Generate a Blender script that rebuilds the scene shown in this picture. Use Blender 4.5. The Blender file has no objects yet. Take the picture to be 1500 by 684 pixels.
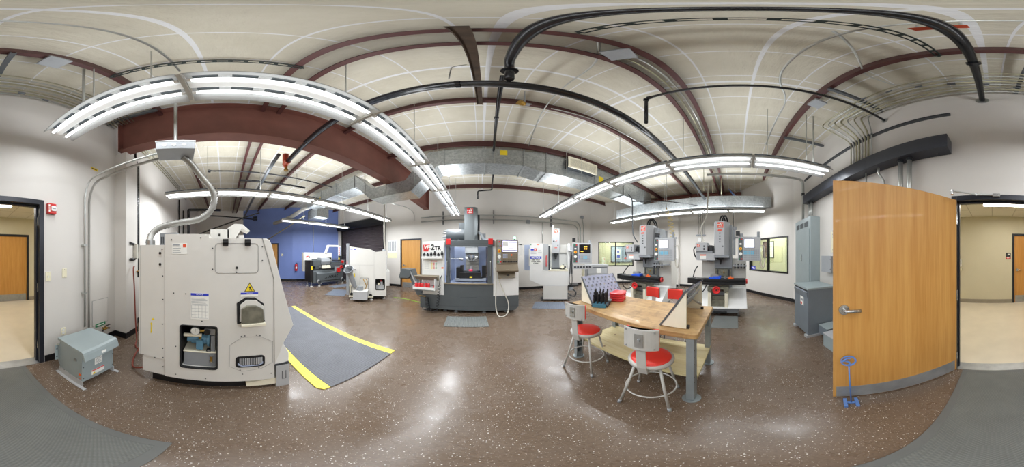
import bpy, bmesh, math, random
from mathutils import Vector, Matrix
S = bpy.context.scene
COL = S.collection
R = math.radians
PI = math.pi
random.seed(7)
EYE = 1.48

# ------------------------------------------------------------------ camera
cd = bpy.data.cameras.new('camera')
cd.type = 'PANO'
_c = cd if hasattr(cd, 'panorama_type') else cd.cycles
_c.panorama_type = 'EQUIRECTANGULAR'
_c.latitude_min = R(90 - 684 * 0.24)
_c.latitude_max = R(90)
_c.longitude_min = -PI
_c.longitude_max = PI
cd.clip_start = 0.01
cam = bpy.data.objects.new('camera', cd)
cam.location = (0, 0, EYE)
cam.rotation_euler = (R(90), 0, R(-11.04))
COL.objects.link(cam)
S.camera = cam

# ------------------------------------------------------------------ world, exposure
w = bpy.data.worlds.new('world')
S.world = w
w.use_nodes = True
w.node_tree.nodes['Background'].inputs[0].default_value = (0.9, 0.95, 1, 1)
w.node_tree.nodes['Background'].inputs[1].default_value = 0.4
S.view_settings.view_transform = 'Standard'
S.view_settings.look = 'None'
S.view_settings.exposure = 0.6
S.view_settings.gamma = 1
S.view_settings.use_curve_mapping = False
S.cycles.use_denoising = True
S.cycles.max_bounces = 10
S.cycles.diffuse_bounces = 6
S.cycles.glossy_bounces = 4
S.cycles.transmission_bounces = 6
S.cycles.sample_clamp_indirect = 6
TUBE_STRENGTH = 2.8
UPLIGHT_WATTS = (4.8, 11.5)
STRIP_WATTS = (4.6, 13.5)

# ------------------------------------------------------------------ materials
def lin(c):
    o = []
    for v in c:
        v = v / 255.0
        o.append(v / 12.92 if v <= 0.04045 else ((v + 0.055) / 1.055) ** 2.4)
    return (*o, 1)

class NT:
    def __init__(s, name):
        s.mat = bpy.data.materials.new(name)
        s.mat.use_nodes = True
        s.t = s.mat.node_tree
        s.b = s.t.nodes['Principled BSDF']
    def n(s, kind, **kw):
        nd = s.t.nodes.new(kind)
        for k, v in kw.items():
            setattr(nd, k, v)
        return nd
    def l(s, a, b):
        s.t.links.new(a, b)
    def coord(s, scale=(1, 1, 1), rot=(0, 0, 0), which='Object'):
        tc = s.n('ShaderNodeTexCoord')
        mp = s.n('ShaderNodeMapping')
        mp.inputs['Scale'].default_value = scale
        mp.inputs['Rotation'].default_value = rot
        s.l(tc.outputs[which], mp.inputs['Vector'])
        return mp.outputs['Vector']
    def noise(s, vec, scale, detail=4, rough=0.55):
        nz = s.n('ShaderNodeTexNoise')
        nz.inputs['Scale'].default_value = scale
        nz.inputs['Detail'].default_value = detail
        nz.inputs['Roughness'].default_value = rough
        s.l(vec, nz.inputs['Vector'])
        return nz.outputs['Fac']
    def ramp(s, fac, stops):
        r = s.n('ShaderNodeValToRGB')
        e = r.color_ramp.elements
        while len(e) < len(stops):
            e.new(0.5)
        for i, (p, c) in enumerate(stops):
            e[i].position = p
            e[i].color = c
        s.l(fac, r.inputs['Fac'])
        return r.outputs['Color']
    def math(s, op, a, b=None, c=None):
        m = s.n('ShaderNodeMath', operation=op)
        for i, v in enumerate((a, b, c)):
            if v is None:
                continue
            if isinstance(v, (int, float)):
                m.inputs[i].default_value = v
            else:
                s.l(v, m.inputs[i])
        return m.outputs[0]
    def mix(s, fac, a, b, mode='MIX'):
        m = s.n('ShaderNodeMix', data_type='RGBA', blend_type=mode)
        for sock, v in ((m.inputs[0], fac), (m.inputs[6], a), (m.inputs[7], b)):
            if isinstance(v, (int, float)):
                sock.default_value = v
            elif isinstance(v, tuple):
                sock.default_value = v
            else:
                s.l(v, sock)
        return m.outputs[2]
    def bump(s, h, strength=0.3, dist=0.01):
        b = s.n('ShaderNodeBump')
        b.inputs['Strength'].default_value = strength
        b.inputs['Distance'].default_value = dist
        s.l(h, b.inputs['Height'])
        s.l(b.outputs['Normal'], s.b.inputs['Normal'])
    def sepxyz(s, vec):
        x = s.n('ShaderNodeSeparateXYZ')
        s.l(vec, x.inputs[0])
        return x.outputs

def shade(c, k):
    return tuple(min(1, v * k) for v in c[:3]) + (1,)

def paint(name, col, rough=0.5, metal=0.0, var=0.06, scale=5.0, bump=0.0, bscale=60.0, stretch=(1, 1, 1), coat=0.0):
    m = NT(name)
    c = lin(col)
    v = m.coord(stretch)
    f = m.noise(v, scale)
    m.l(m.ramp(f, [(0.3, shade(c, 1 - var)), (0.7, shade(c, 1 + var))]), m.b.inputs['Base Color'])
    m.b.inputs['Roughness'].default_value = rough
    m.b.inputs['Metallic'].default_value = metal
    m.b.inputs['Coat Weight'].default_value = coat
    if bump:
        m.bump(m.noise(v, bscale, 3), bump, 0.004)
    return m.mat

def glow(name, col, strength):
    m = NT(name)
    c = lin(col)
    m.b.inputs['Base Color'].default_value = c
    m.b.inputs['Emission Color'].default_value = c
    m.b.inputs['Emission Strength'].default_value = strength
    return m.mat

def wood(name, c1, c2, axis='Z', scale=1.0, rough=0.4, coat=0.1, dark=0.0):
    m = NT(name)
    st = {'X': (0.35, 9, 9), 'Y': (9, 0.35, 9), 'Z': (9, 9, 0.35)}[axis]
    v = m.coord(tuple(k * scale for k in st))
    f = m.noise(v, 3.0, 6, 0.6)
    g = m.noise(v, 14.0, 3, 0.5)
    col = m.ramp(f, [(0.3, lin(c2)), (0.65, lin(c1))])
    col = m.mix(0.35, col, m.ramp(g, [(0.35, lin(c2)), (0.6, lin(c1))]))
    if dark:
        big = m.noise(m.coord((1, 1, 1)), 7, 5, 0.7)
        col = m.mix(m.ramp(big, [(0.5, (0, 0, 0, 1)), (0.75, (dark, dark, dark, 1))]), col, lin((92, 66, 40)))
    m.l(col, m.b.inputs['Base Color'])
    m.b.inputs['Roughness'].default_value = rough
    m.b.inputs['Coat Weight'].default_value = coat
    m.bump(g, 0.05, 0.002)
    return m.mat

def floor_material():
    m = NT('speckled_brown_epoxy')
    v = m.coord()
    big = m.noise(v, 1.3, 5, 0.6)
    fine = m.noise(v, 60, 4, 0.6)
    base = m.ramp(big, [(0.3, lin((102, 86, 72))), (0.7, lin((110, 93, 79)))])
    base = m.mix(0.35, base, m.ramp(fine, [(0.35, lin((76, 63, 51))), (0.65, lin((122, 104, 86)))]))
    vo = m.n('ShaderNodeTexVoronoi')
    vo.inputs['Scale'].default_value = 78
    m.l(v, vo.inputs['Vector'])
    wob = m.n('ShaderNodeSeparateColor')
    m.l(vo.outputs['Color'], wob.inputs[0])
    size = m.math('MULTIPLY_ADD', wob.outputs[1], 0.18, 0.10)
    near = m.math('LESS_THAN', vo.outputs['Distance'], size)
    pick = m.math('GREATER_THAN', wob.outputs[0], 0.70)
    fl = m.math('MULTIPLY', near, pick)
    vo2 = m.n('ShaderNodeTexVoronoi')
    vo2.inputs['Scale'].default_value = 140
    m.l(v, vo2.inputs['Vector'])
    w2 = m.n('ShaderNodeSeparateColor')
    m.l(vo2.outputs['Color'], w2.inputs[0])
    n2 = m.math('LESS_THAN', vo2.outputs['Distance'], 0.28)
    fl2 = m.math('MULTIPLY', n2, m.math('GREATER_THAN', w2.outputs[0], 0.80))
    base = m.mix(m.math('MULTIPLY', fl2, 0.6), base, lin((196, 184, 172)))
    base = m.mix(fl, base, lin((236, 232, 226)))
    m.l(base, m.b.inputs['Base Color'])
    rf = m.noise(v, 2.2, 5, 0.65)
    rr = m.n('ShaderNodeMapRange')
    rr.inputs['From Min'].default_value = 0.35
    rr.inputs['From Max'].default_value = 0.65
    rr.inputs['To Min'].default_value = 0.17
    rr.inputs['To Max'].default_value = 0.38
    m.l(rf, rr.inputs['Value'])
    m.l(rr.outputs[0], m.b.inputs['Roughness'])
    m.b.inputs['Specular IOR Level'].default_value = 0.6
    m.bump(m.noise(v, 12, 5, 0.6), 0.10, 0.012)
    return m.mat

def ceiling_material():
    m = NT('white_insulation_blanket_with_straps')
    v = m.coord()
    x, y, z = m.sepxyz(v)
    def line(c, period, off, half):
        a = m.math('ADD', c, off + 100 * period)
        fr = m.math('MODULO', a, period)
        d = m.math('ABSOLUTE', m.math('SUBTRACT', fr, period / 2))
        return m.math('LESS_THAN', d, half)
    ly = line(y, 0.48, -0.32 + 0.24, 0.008)
    lyw = line(y, 1.44, 0.16 + 0.72, 0.016)
    lx = line(x, 0.52, -0.44 + 0.26, 0.007)
    lxw = line(x, 1.56, 0.72, 0.020)
    mask = m.math('MAXIMUM', m.math('MAXIMUM', ly, lx), m.math('MAXIMUM', lyw, lxw))
    f = m.noise(v, 2.5, 5, 0.6)
    base = m.ramp(f, [(0.3, lin((196, 190, 172))), (0.7, lin((209, 204, 188)))])
    m.l(m.mix(mask, base, lin((224, 225, 226))), m.b.inputs['Base Color'])
    m.b.inputs['Roughness'].default_value = 0.75
    h = m.math('ADD', m.noise(m.coord((1.2, 3, 1)), 3.0, 5, 0.6), m.math('MULTIPLY', mask, 0.15))
    m.bump(h, 0.5, 0.05)
    return m.mat

def galvanised():
    m = NT('galvanised_sheet')
    v = m.coord()
    vo = m.n('ShaderNodeTexVoronoi')
    vo.inputs['Scale'].default_value = 26
    m.l(v, vo.inputs['Vector'])
    sc = m.n('ShaderNodeSeparateColor')
    m.l(vo.outputs['Color'], sc.inputs[0])
    f = m.math('MULTIPLY_ADD', sc.outputs[0], 0.45, m.math('MULTIPLY', m.noise(v, 2, 4), 0.5))
    m.l(m.ramp(f, [(0.15, lin((150, 156, 158))), (0.8, lin((192, 196, 197)))]), m.b.inputs['Base Color'])
    m.b.inputs['Metallic'].default_value = 0.75
    m.b.inputs['Roughness'].default_value = 0.38
    return m.mat

def tread(name, col, pitch, col2=None, rough=0.6, strength=0.6, diag=False):
    m = NT(name)
    v = m.coord((1, 1, 1), (0, 0, R(45) if diag else 0))
    x, y, z = m.sepxyz(v)
    a = m.math('SINE', m.math('MULTIPLY', x, 2 * PI / pitch))
    b = m.math('SINE', m.math('MULTIPLY', y, 2 * PI / pitch))
    h = m.math('MULTIPLY', a, b)
    c = lin(col)
    f = m.noise(m.coord(), 4, 5, 0.65)
    base = m.ramp(f, [(0.3, shade(c, 0.88)), (0.7, shade(c, 1.14))])
    k = m.math('MULTIPLY', m.math('GREATER_THAN', h, 0.25), 0.35)
    m.l(m.mix(k, base, lin(col2) if col2 else shade(c, 0.62)), m.b.inputs['Base Color'])
    m.b.inputs['Roughness'].default_value = rough
    m.bump(h, strength, 0.004)
    return m.mat

def ribs(name, col, pitch, axis=0, depth=0.01, rough=0.5, metal=0.0, strength=0.8):
    m = NT(name)
    v = m.coord()
    s3 = m.sepxyz(v)
    h = m.math('SINE', m.math('MULTIPLY', s3[axis], 2 * PI / pitch))
    c = lin(col)
    m.l(m.ramp(m.noise(v, 3), [(0.3, shade(c, 0.92)), (0.7, shade(c, 1.08))]), m.b.inputs['Base Color'])
    m.b.inputs['Roughness'].default_value = rough
    m.b.inputs['Metallic'].default_value = metal
    m.bump(h, strength, depth)
    return m.mat

def tiles_material():
    m = NT('acoustic_ceiling_tiles')
    v = m.coord()
    x, y, z = m.sepxyz(v)
    def line(c):
        fr = m.math('MODULO', m.math('ADD', c, 61.0), 0.61)
        return m.math('LESS_THAN', fr, 0.022)
    k = m.math('MAXIMUM', line(x), line(y))
    m.l(m.mix(k, lin((222, 218, 204)), lin((188, 182, 166))), m.b.inputs['Base Color'])
    m.b.inputs['Roughness'].default_value = 0.9
    m.bump(m.noise(v, 90, 3), 0.15, 0.004)
    return m.mat

def glass(name, col=(235, 245, 240), alpha=0.12):
    m = NT(name)
    t = m.n('ShaderNodeBsdfTransparent')
    t.inputs[0].default_value = lin(col)
    g = m.n('ShaderNodeBsdfGlossy')
    g.inputs['Roughness'].default_value = 0.03
    mx = m.n('ShaderNodeMixShader')
    mx.inputs[0].default_value = alpha
    m.l(t.outputs[0], mx.inputs[1])
    m.l(g.outputs[0], mx.inputs[2])
    m.l(mx.outputs[0], m.t.nodes['Material Output'].inputs['Surface'])
    return m.mat

M = {}
M['floor'] = floor_material()
M['ceiling'] = ceiling_material()
M['wall'] = paint('off_white_wall_paint', (212, 208, 202), 0.6, var=0.02, scale=1.5, bump=0.08, bscale=90)
M['blue_wall'] = paint('blue_wall_paint', (112, 132, 190), 0.55, var=0.04, scale=2, bump=0.06, bscale=90)
M['hall_wall'] = paint('beige_hall_paint', (206, 199, 174), 0.6, var=0.02, scale=2)
M['hall_floor'] = paint('cream_vinyl_floor', (216, 206, 186), 0.28, var=0.05, scale=3)
M['tiles'] = tiles_material()
M['black'] = paint('black_paint', (24, 24, 26), 0.35)
M['blackrub'] = paint('black_rubber', (22, 22, 23), 0.7)
M['base'] = paint('black_vinyl_base', (20, 20, 24), 0.4)
M['hall_base'] = paint('grey_vinyl_base', (150, 142, 128), 0.5)
M['frame'] = paint('dark_steel_frame', (38, 40, 48), 0.35, metal=0.2)
M['oak'] = wood('oak_veneer', (208, 156, 84), (184, 126, 56), 'Z', 0.55, 0.48, 0.06)
M['kick'] = paint('scuffed_aluminium', (165, 168, 170), 0.42, metal=0.6, var=0.12, scale=9)
M['nickel'] = paint('satin_nickel', (190, 190, 188), 0.25, metal=0.9)
M['purlin'] = paint('red_oxide_primer', (80, 45, 43), 0.55, var=0.1)
M['beam'] = paint('red_oxide_beam', (116, 72, 62), 0.6, var=0.12, scale=3)
M['rust'] = paint('rusty_channel', (70, 55, 42), 0.6, var=0.35, scale=12)
M['pipe'] = paint('black_iron_pipe', (26, 28, 32), 0.25, var=0.2, coat=0.3)
M['orange'] = paint('orange_red_coupling', (186, 74, 44), 0.45)
M['brass'] = paint('brass', (176, 140, 66), 0.3, metal=0.8)
M['emt'] = paint('galvanised_conduit', (186, 188, 184), 0.32, metal=0.6, var=0.08)
M['emtd'] = paint('aged_conduit', (168, 164, 138), 0.35, metal=0.5, var=0.1)
M['annex_light'] = glow('lit_office_diffuser', (255, 250, 236), 40.0)
M['galv'] = galvanised()
M['flex'] = ribs('ribbed_flexible_steel', (178, 176, 170), 0.012, 2, 0.004, 0.4, 0.5)
M['strut'] = paint('grey_strut_channel', (96, 100, 104), 0.45, metal=0.4)
M['dstrut'] = paint('dark_green_strut', (28, 40, 38), 0.5)
M['wireway'] = paint('slate_wireway', (58, 62, 72), 0.35)
M['fixture'] = paint('white_fixture_enamel', (236, 236, 234), 0.4, var=0.01)
M['reflector'] = paint('white_reflector', (170, 170, 168), 0.45, var=0.02)
M['fixgrey'] = paint('grey_fixture_joint', (176, 172, 164), 0.45)
M['tube'] = glow('lit_fluorescent_tube', (246, 251, 255), TUBE_STRENGTH)
M['hall_light'] = glow('lit_hall_diffuser', (255, 250, 240), 19.0)
M['red'] = paint('red_vinyl', (226, 62, 52), 0.35, var=0.05)
M['redp'] = paint('red_plastic', (222, 48, 52), 0.35, coat=0.3)
M['redpaint'] = paint('alarm_red', (205, 42, 38), 0.35)
M['stool'] = paint('grey_stool_enamel', (184, 182, 176), 0.35, var=0.05)
M['stoold'] = paint('dark_screw', (70, 70, 70), 0.4, metal=0.5)
M['bench'] = wood('worn_maple_top', (194, 160, 110), (160, 122, 74), 'Y', 0.7, 0.48, 0.05, 0.8)
M['plank'] = wood('pine_planks', (216, 204, 160), (194, 178, 124), 'Y', 0.5, 0.55, 0.0)
M['knot'] = paint('pine_knot', (120, 86, 54), 0.6)
M['leg'] = paint('galvanised_bench_leg', (148, 156, 158), 0.4, metal=0.35, var=0.12)
M['bigmat'] = tread('grey_rubber_mat', (98, 101, 98), 0.022, (122, 124, 120), 0.5, 0.35)
M['diamond'] = tread('diamond_tread_mat', (104, 106, 112), 0.040, (76, 78, 84), 0.45, 0.7, True)
M['yellow'] = tread('yellow_mat_edge', (242, 226, 92), 0.040, (226, 206, 70), 0.5, 0.4, True)
M['ribmat'] = ribs('ribbed_floor_mat', (122, 126, 124), 0.03, 0, 0.006, 0.55)
M['bluemat'] = ribs('blue_grey_mat', (110, 118, 132), 0.03, 0, 0.004, 0.5)
M['cream'] = paint('machine_off_white', (216, 214, 208), 0.38, var=0.025, scale=3)
M['creamseam'] = paint('panel_seam_grey', (150, 149, 146), 0.5)
M['white'] = paint('white_panel', (230, 230, 228), 0.4, var=0.02)
M['grey'] = paint('light_grey_machine', (178, 180, 182), 0.4, var=0.04)
M['mgrey'] = paint('mid_grey_machine', (142, 146, 150), 0.4, var=0.05)
M['dgrey'] = paint('charcoal_machine', (86, 92, 95), 0.38, var=0.06)
M['ddgrey'] = paint('dark_charcoal', (52, 56, 60), 0.4)
M['greymetal'] = paint('brushed_column', (120, 126, 128), 0.32, metal=0.55, var=0.08, stretch=(1, 1, 0.15))
M['steel'] = paint('bright_steel', (176, 178, 178), 0.28, metal=0.8, var=0.1)
M['bronze'] = paint('bronze_console', (132, 120, 102), 0.36, metal=0.35, var=0.05)
M['bronzed'] = paint('bronze_tray', (148, 138, 120), 0.36, metal=0.3)
M['accent'] = paint('machine_red', (212, 42, 42), 0.4)
M['logored'] = paint('logo_orange_red', (228, 84, 52), 0.45)
M['pinkwheel'] = paint('pink_handwheel', (214, 44, 84), 0.35)
M['bluep'] = paint('blue_vise_paint', (28, 86, 214), 0.4)
M['bluemotor'] = paint('blue_grey_pump', (92, 138, 164), 0.4)
M['ink'] = paint('black_ink', (26, 26, 28), 0.6)
M['blueink'] = paint('blue_print', (46, 62, 190), 0.5)
M['cyan'] = paint('cyan_keys', (110, 186, 214), 0.5)
M['paper'] = paint('paper', (238, 238, 232), 0.7)
M['tan'] = paint('yellow_paper', (228, 226, 190), 0.7)
M['label_yellow'] = paint('warning_yellow', (240, 212, 40), 0.5)
M['green'] = paint('sign_green', (30, 132, 84), 0.5)
M['orangep'] = paint('orange_plastic', (236, 104, 40), 0.4)
M['keys'] = paint('grey_keys', (156, 160, 164), 0.5)
M['screen'] = glow('lit_lavender_screen', (206, 202, 246), 1.1)
M['screenw'] = glow('lit_pale_screen', (222, 226, 240), 0.9)
M['screenk'] = paint('dark_screen', (14, 14, 18), 0.2)
M['amber'] = glow('amber_digits', (232, 176, 60), 1.2)
M['beacon'] = glow('lit_green_beacon', (140, 240, 180), 2.0)
M['trafo'] = paint('ansi_grey_transformer', (152, 164, 166), 0.4, var=0.04)
M['trafod'] = paint('grey_blue_transformer', (120, 130, 138), 0.38, var=0.05)
M['ivory'] = paint('ivory_plate', (230, 224, 196), 0.4)
M['blue_stop'] = paint('blue_doorstop_paint', (92, 128, 188), 0.4)
M['hose_red'] = paint('red_air_hose', (136, 62, 46), 0.45)
M['hose_grey'] = paint('pale_hose', (198, 194, 182), 0.45)
M['coil'] = paint('black_coil_hose', (26, 27, 30), 0.35)
M['lime'] = paint('lime_floor_tape', (150, 196, 60), 0.5)
M['yhose'] = paint('yellow_coil_hose', (208, 184, 84), 0.45)
M['rollup'] = ribs('dark_roll_up_slats', (84, 76, 80), 0.075, 2, 0.02, 0.32, 0.3)
M['acryl'] = paint('clear_acrylic_plate', (170, 174, 196), 0.22, var=0.08, coat=0.4)
M['creamp'] = paint('cream_side_panel', (232, 226, 204), 0.45)
M['glass'] = glass('window_glass')
M['glassd'] = glass('machine_window_glass', (196, 202, 214), 0.16)
M['wrap'] = ribs('way_cover', (192, 188, 176), 0.035, 2, 0.006, 0.4, 0.4)
M['coolant'] = paint('grimy_steel', (120, 118, 104), 0.45, metal=0.3, var=0.35, scale=14)
M['extred'] = paint('extinguisher_red', (214, 40, 44), 0.3)
M['poster'] = paint('printed_poster', (112, 78, 84), 0.5, var=0.8, scale=9)
M['lav'] = paint('pale_blue_case', (168, 180, 206), 0.4)

# ------------------------------------------------------------------ mesh builder
_text_cache = {}
def text_geo(s, size, bold=0.0, shear=0.0):
    key = (s, size, bold, shear)
    if key not in _text_cache:
        cu = bpy.data.curves.new('t', 'FONT')
        cu.body = s
        cu.size = size
        cu.align_x = 'CENTER'
        cu.align_y = 'CENTER'
        cu.offset = bold
        cu.shear = shear
        cu.resolution_u = 2
        o = bpy.data.objects.new('t', cu)
        COL.objects.link(o)
        dg = bpy.context.evaluated_depsgraph_get()
        me = o.evaluated_get(dg).to_mesh()
        _text_cache[key] = ([v.co.copy() for v in me.vertices], [list(p.vertices) for p in me.polygons])
        o.evaluated_get(dg).to_mesh_clear()
        bpy.data.objects.remove(o)
        bpy.data.curves.remove(cu)
    return _text_cache[key]

class MB:
    def __init__(s, mat=None):
        s.bm = bmesh.new()
        s.mats = []
        s.cur = 0
        s.T = Matrix.Identity(4)
        if mat:
            s.m(mat)
    def m(s, k):
        if k not in s.mats:
            s.mats.append(k)
        s.cur = s.mats.index(k)
        return s
    def v(s, co):
        return s.bm.verts.new(s.T @ Vector(co))
    def f(s, vs, smooth=False):
        try:
            fc = s.bm.faces.new(vs)
        except ValueError:
            return
        fc.material_index = s.cur
        fc.smooth = smooth
    def box(s, x0, x1, y0, y1, z0, z1):
        if x0 > x1: x0, x1 = x1, x0
        if y0 > y1: y0, y1 = y1, y0
        if z0 > z1: z0, z1 = z1, z0
        v = [s.v(c) for c in ((x0,y0,z0),(x1,y0,z0),(x1,y1,z0),(x0,y1,z0),(x0,y0,z1),(x1,y0,z1),(x1,y1,z1),(x0,y1,z1))]
        for q in ((0,3,2,1),(4,5,6,7),(0,1,5,4),(1,2,6,5),(2,3,7,6),(3,0,4,7)):
            s.f([v[i] for i in q])
        return s
    def prism(s, poly, plane, a, b):
        def P(p, t):
            return {'xz': (p[0], t, p[1]), 'yz': (t, p[0], p[1]), 'xy': (p[0], p[1], t)}[plane]
        A = [s.v(P(p, a)) for p in poly]
        B = [s.v(P(p, b)) for p in poly]
        n = len(poly)
        s.f(A); s.f(B[::-1])
        for i in range(n):
            s.f([A[i], B[i], B[(i+1) % n], A[(i+1) % n]])
        return s
    def frame_prism(s, outer, inner, plane, a, b):
        """ring between two polygons with equal point counts"""
        def P(p, t):
            return {'xz': (p[0], t, p[1]), 'yz': (t, p[0], p[1]), 'xy': (p[0], p[1], t)}[plane]
        n = len(outer)
        L = [[s.v(P(p, t)) for p in poly] for poly in (outer, inner) for t in (a, b)]
        oa, ob, ia, ib = L
        for i in range(n):
            j = (i+1) % n
            s.f([oa[i], oa[j], ia[j], ia[i]]); s.f([ob[j], ob[i], ib[i], ib[j]])
            s.f([oa[j], oa[i], ob[i], ob[j]]); s.f([ia[i], ia[j], ib[j], ib[i]])
        return s
    def ring(s, c, ax, r, n, ref=None):
        ax = Vector(ax).normalized()
        if ref is None:
            ref = Vector((0, 0, 1)) if abs(ax.z) < 0.9 else Vector((1, 0, 0))
        u = ax.cross(ref).normalized()
        w = ax.cross(u)
        return [s.v(Vector(c) + (u * math.cos(2*PI*i/n) + w * math.sin(2*PI*i/n)) * r) for i in range(n)]
    def cyl(s, p, q, r, r2=None, n=16, cap=True):
        r2 = r if r2 is None else r2
        ax = Vector(q) - Vector(p)
        A = s.ring(p, ax, r, n); B = s.ring(q, ax, r2, n)
        for i in range(n):
            s.f([A[i], A[(i+1) % n], B[(i+1) % n], B[i]], True)
        if cap:
            if r > 1e-6: s.f(s.ring(p, ax, r, n)[::-1])
            if r2 > 1e-6: s.f(s.ring(q, ax, r2, n))
        return s
    def tube(s, pts, r, n=8, closed=False, cap=True):
        P = [Vector(p) for p in pts]
        N = len(P)
        rings = []
        ref = None
        for i in range(N):
            if closed:
                t = P[(i+1) % N] - P[i-1]
            else:
                t = P[min(i+1, N-1)] - P[max(i-1, 0)]
            t.normalize()
            if ref is None:
                ref = Vector((0, 0, 1)) if abs(t.z) < 0.9 else Vector((1, 0, 0))
            u = t.cross(ref).normalized()
            ref = u.cross(t).normalized()
            rr = r[i] if isinstance(r, (list, tuple)) else r
            rings.append([s.v(P[i] + (u * math.cos(2*PI*k/n) + ref * math.sin(2*PI*k/n)) * rr) for k in range(n)])
        for i in range(N if closed else N-1):
            A, B = rings[i], rings[(i+1) % N]
            for k in range(n):
                s.f([A[k], A[(k+1) % n], B[(k+1) % n], B[k]], True)
        if cap and not closed:
            s.f(rings[0][::-1]); s.f(rings[-1])
        return s
    def rev(s, prof, c=(0, 0, 0), axis='z', n=24):
        c = Vector(c)
        rings = []
        for r, h in prof:
            ring = []
            for i in range(n):
                a = 2*PI*i/n
                x, y = r*math.cos(a), r*math.sin(a)
                p = {'z': (x, y, h), 'y': (x, h, y), 'x': (h, x, y)}[axis]
                ring.append(s.v(c + Vector(p)))
            rings.append(ring)
        for A, B in zip(rings, rings[1:]):
            for i in range(n):
                s.f([A[i], A[(i+1) % n], B[(i+1) % n], B[i]], True)
        return s
    def ball(s, c, r, n=12, sz=1.0):
        return s.rev([(max(1e-5, r*math.sin(PI*k/8)), -r*sz*math.cos(PI*k/8)) for k in range(9)], c, 'z', n)
    def torus(s, c, R0, r, axis='z', n=32, k=8):
        pts = []
        for i in range(n):
            a = 2*PI*i/n
            x, y = R0*math.cos(a), R0*math.sin(a)
            pts.append(Vector(c) + Vector({'z': (x, y, 0), 'y': (x, 0, y), 'x': (0, x, y)}[axis]))
        return s.tube(pts, r, k, True)
    def quad(s, *pts):
        s.f([s.v(p) for p in pts])
        return s
    def text(s, st, size, origin, right=(1, 0, 0), up=(0, 0, 1), bold=0.0, shear=0.0, lift=0.0015, stretch=1.0):
        vs, fs = text_geo(st, size, bold, shear)
        r_, u_ = Vector(right).normalized(), Vector(up).normalized()
        nrm = r_.cross(u_)
        o = Vector(origin)
        V = [s.v(o + r_*c.x*stretch + u_*c.y + nrm*lift) for c in vs]
        for p in fs:
            s.f([V[i] for i in p])
        return s
    def build(s, name, parent=None, bevel=0.0, seg=2):
        bmesh.ops.recalc_face_normals(s.bm, faces=[f for f in s.bm.faces])
        me = bpy.data.meshes.new(name)
        s.bm.to_mesh(me)
        s.bm.free()
        for k in s.mats:
            me.materials.append(M[k])
        o = bpy.data.objects.new(name, me)
        COL.objects.link(o)
        if parent:
            o.parent = parent
        if bevel:
            bv = o.modifiers.new('bevel', 'BEVEL')
            bv.width = bevel
            bv.segments = seg
            bv.limit_method = 'ANGLE'
            bv.angle_limit = R(40)
        return o

def rbox(x0, x1, z0, z1, r, n=4):
    """rounded rectangle polygon"""
    pts = []
    for cx, cz, a0 in ((x1-r, z1-r, 0), (x0+r, z1-r, 90), (x0+r, z0+r, 180), (x1-r, z0+r, 270)):
        for i in range(n+1):
            a = R(a0 + 90*i/n)
            pts.append((cx + r*math.cos(a), cz + r*math.sin(a)))
    return pts

def fillet(pts, r, n=6):
    P = [Vector(p) for p in pts]
    out = [P[0]]
    for i in range(1, len(P)-1):
        a, b, c = P[i-1], P[i], P[i+1]
        d1, d2 = (a-b), (c-b)
        k = min(r, d1.length*0.49, d2.length*0.49)
        s0, s1 = b + d1.normalized()*k, b + d2.normalized()*k
        for j in range(n+1):
            t = j/n
            out.append(s0*(1-t)**2 + b*2*t*(1-t) + s1*t*t)
    out.append(P[-1])
    return out

def spline(pts, n=8, closed=False):
    P = [Vector(p) for p in pts]
    N = len(P)
    out = []
    for i in range(N if closed else N-1):
        if closed:
            p0, p1, p2, p3 = P[i-1], P[i], P[(i+1) % N], P[(i+2) % N]
        else:
            p0, p1, p2, p3 = P[max(i-1, 0)], P[i], P[i+1], P[min(i+2, N-1)]
        for j in range(n):
            t = j/n
            out.append(0.5*((2*p1) + (p2-p0)*t + (2*p0-5*p1+4*p2-p3)*t*t + (3*p1-p0-3*p2+p3)*t**3))
    if not closed:
        out.append(P[-1])
    return out

def tag(o, label=None, cat=None, group=None, kind=None):
    if label: o['label'] = label
    if cat: o['category'] = cat
    if group: o['group'] = group
    if kind: o['kind'] = kind
    return o

def thing(name, label, cat, loc=(0, 0, 0), rz=0.0, group=None):
    o = bpy.data.objects.new(name, None)
    COL.objects.link(o)
    o.location = loc
    o.rotation_euler = (0, 0, R(rz))
    o.empty_display_size = 0.1
    return tag(o, label, cat, group)

def struct(o):
    o['kind'] = 'structure'
    return o

def lab(o, label):
    o['label'] = label
    return o

def kids(o):
    return [c for c in bpy.data.objects if c.parent == o]

def dup(root, loc=None, rz=None, label=None, group=None):
    r = root.copy()
    COL.objects.link(r)
    if loc is not None: r.location = loc
    if rz is not None: r.rotation_euler = (0, 0, R(rz))
    if label: r['label'] = label
    if group: r['group'] = group
    def rec(src, dst):
        for ch in kids(src):
            c = ch.copy()
            COL.objects.link(c)
            c.parent = dst
            rec(ch, c)
    rec(root, r)
    return r

def ordinal(i):
    return ['first', 'second', 'third', 'fourth', 'fifth', 'sixth', 'seventh', 'eighth', 'ninth', 'tenth'][i]

# ================================================================== THE SHELL
CZ = 4.45
def wall(name, p0, p1, opens=(), mat='wall', h=CZ, t=0.15, z0=0.0, ext=(0, 0)):
    """viewed from inside: x runs left to right, +y is outward"""
    L = math.hypot(p1[0]-p0[0], p1[1]-p0[1])
    b = MB(mat)
    xs = -ext[0]
    for (a, c, lo, hi) in sorted(opens):
        b.box(xs, a, 0, t, z0, h)
        if lo > z0: b.box(a, c, 0, t, z0, lo)
        if hi < h: b.box(a, c, 0, t, hi, h)
        xs = c
    b.box(xs, L + ext[1], 0, t, z0, h)
    o = b.build(name)
    o.location = (p0[0], p0[1], 0)
    o.rotation_euler = (0, 0, math.atan2(p1[1]-p0[1], p1[0]-p0[0]))
    return struct(o)

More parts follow.
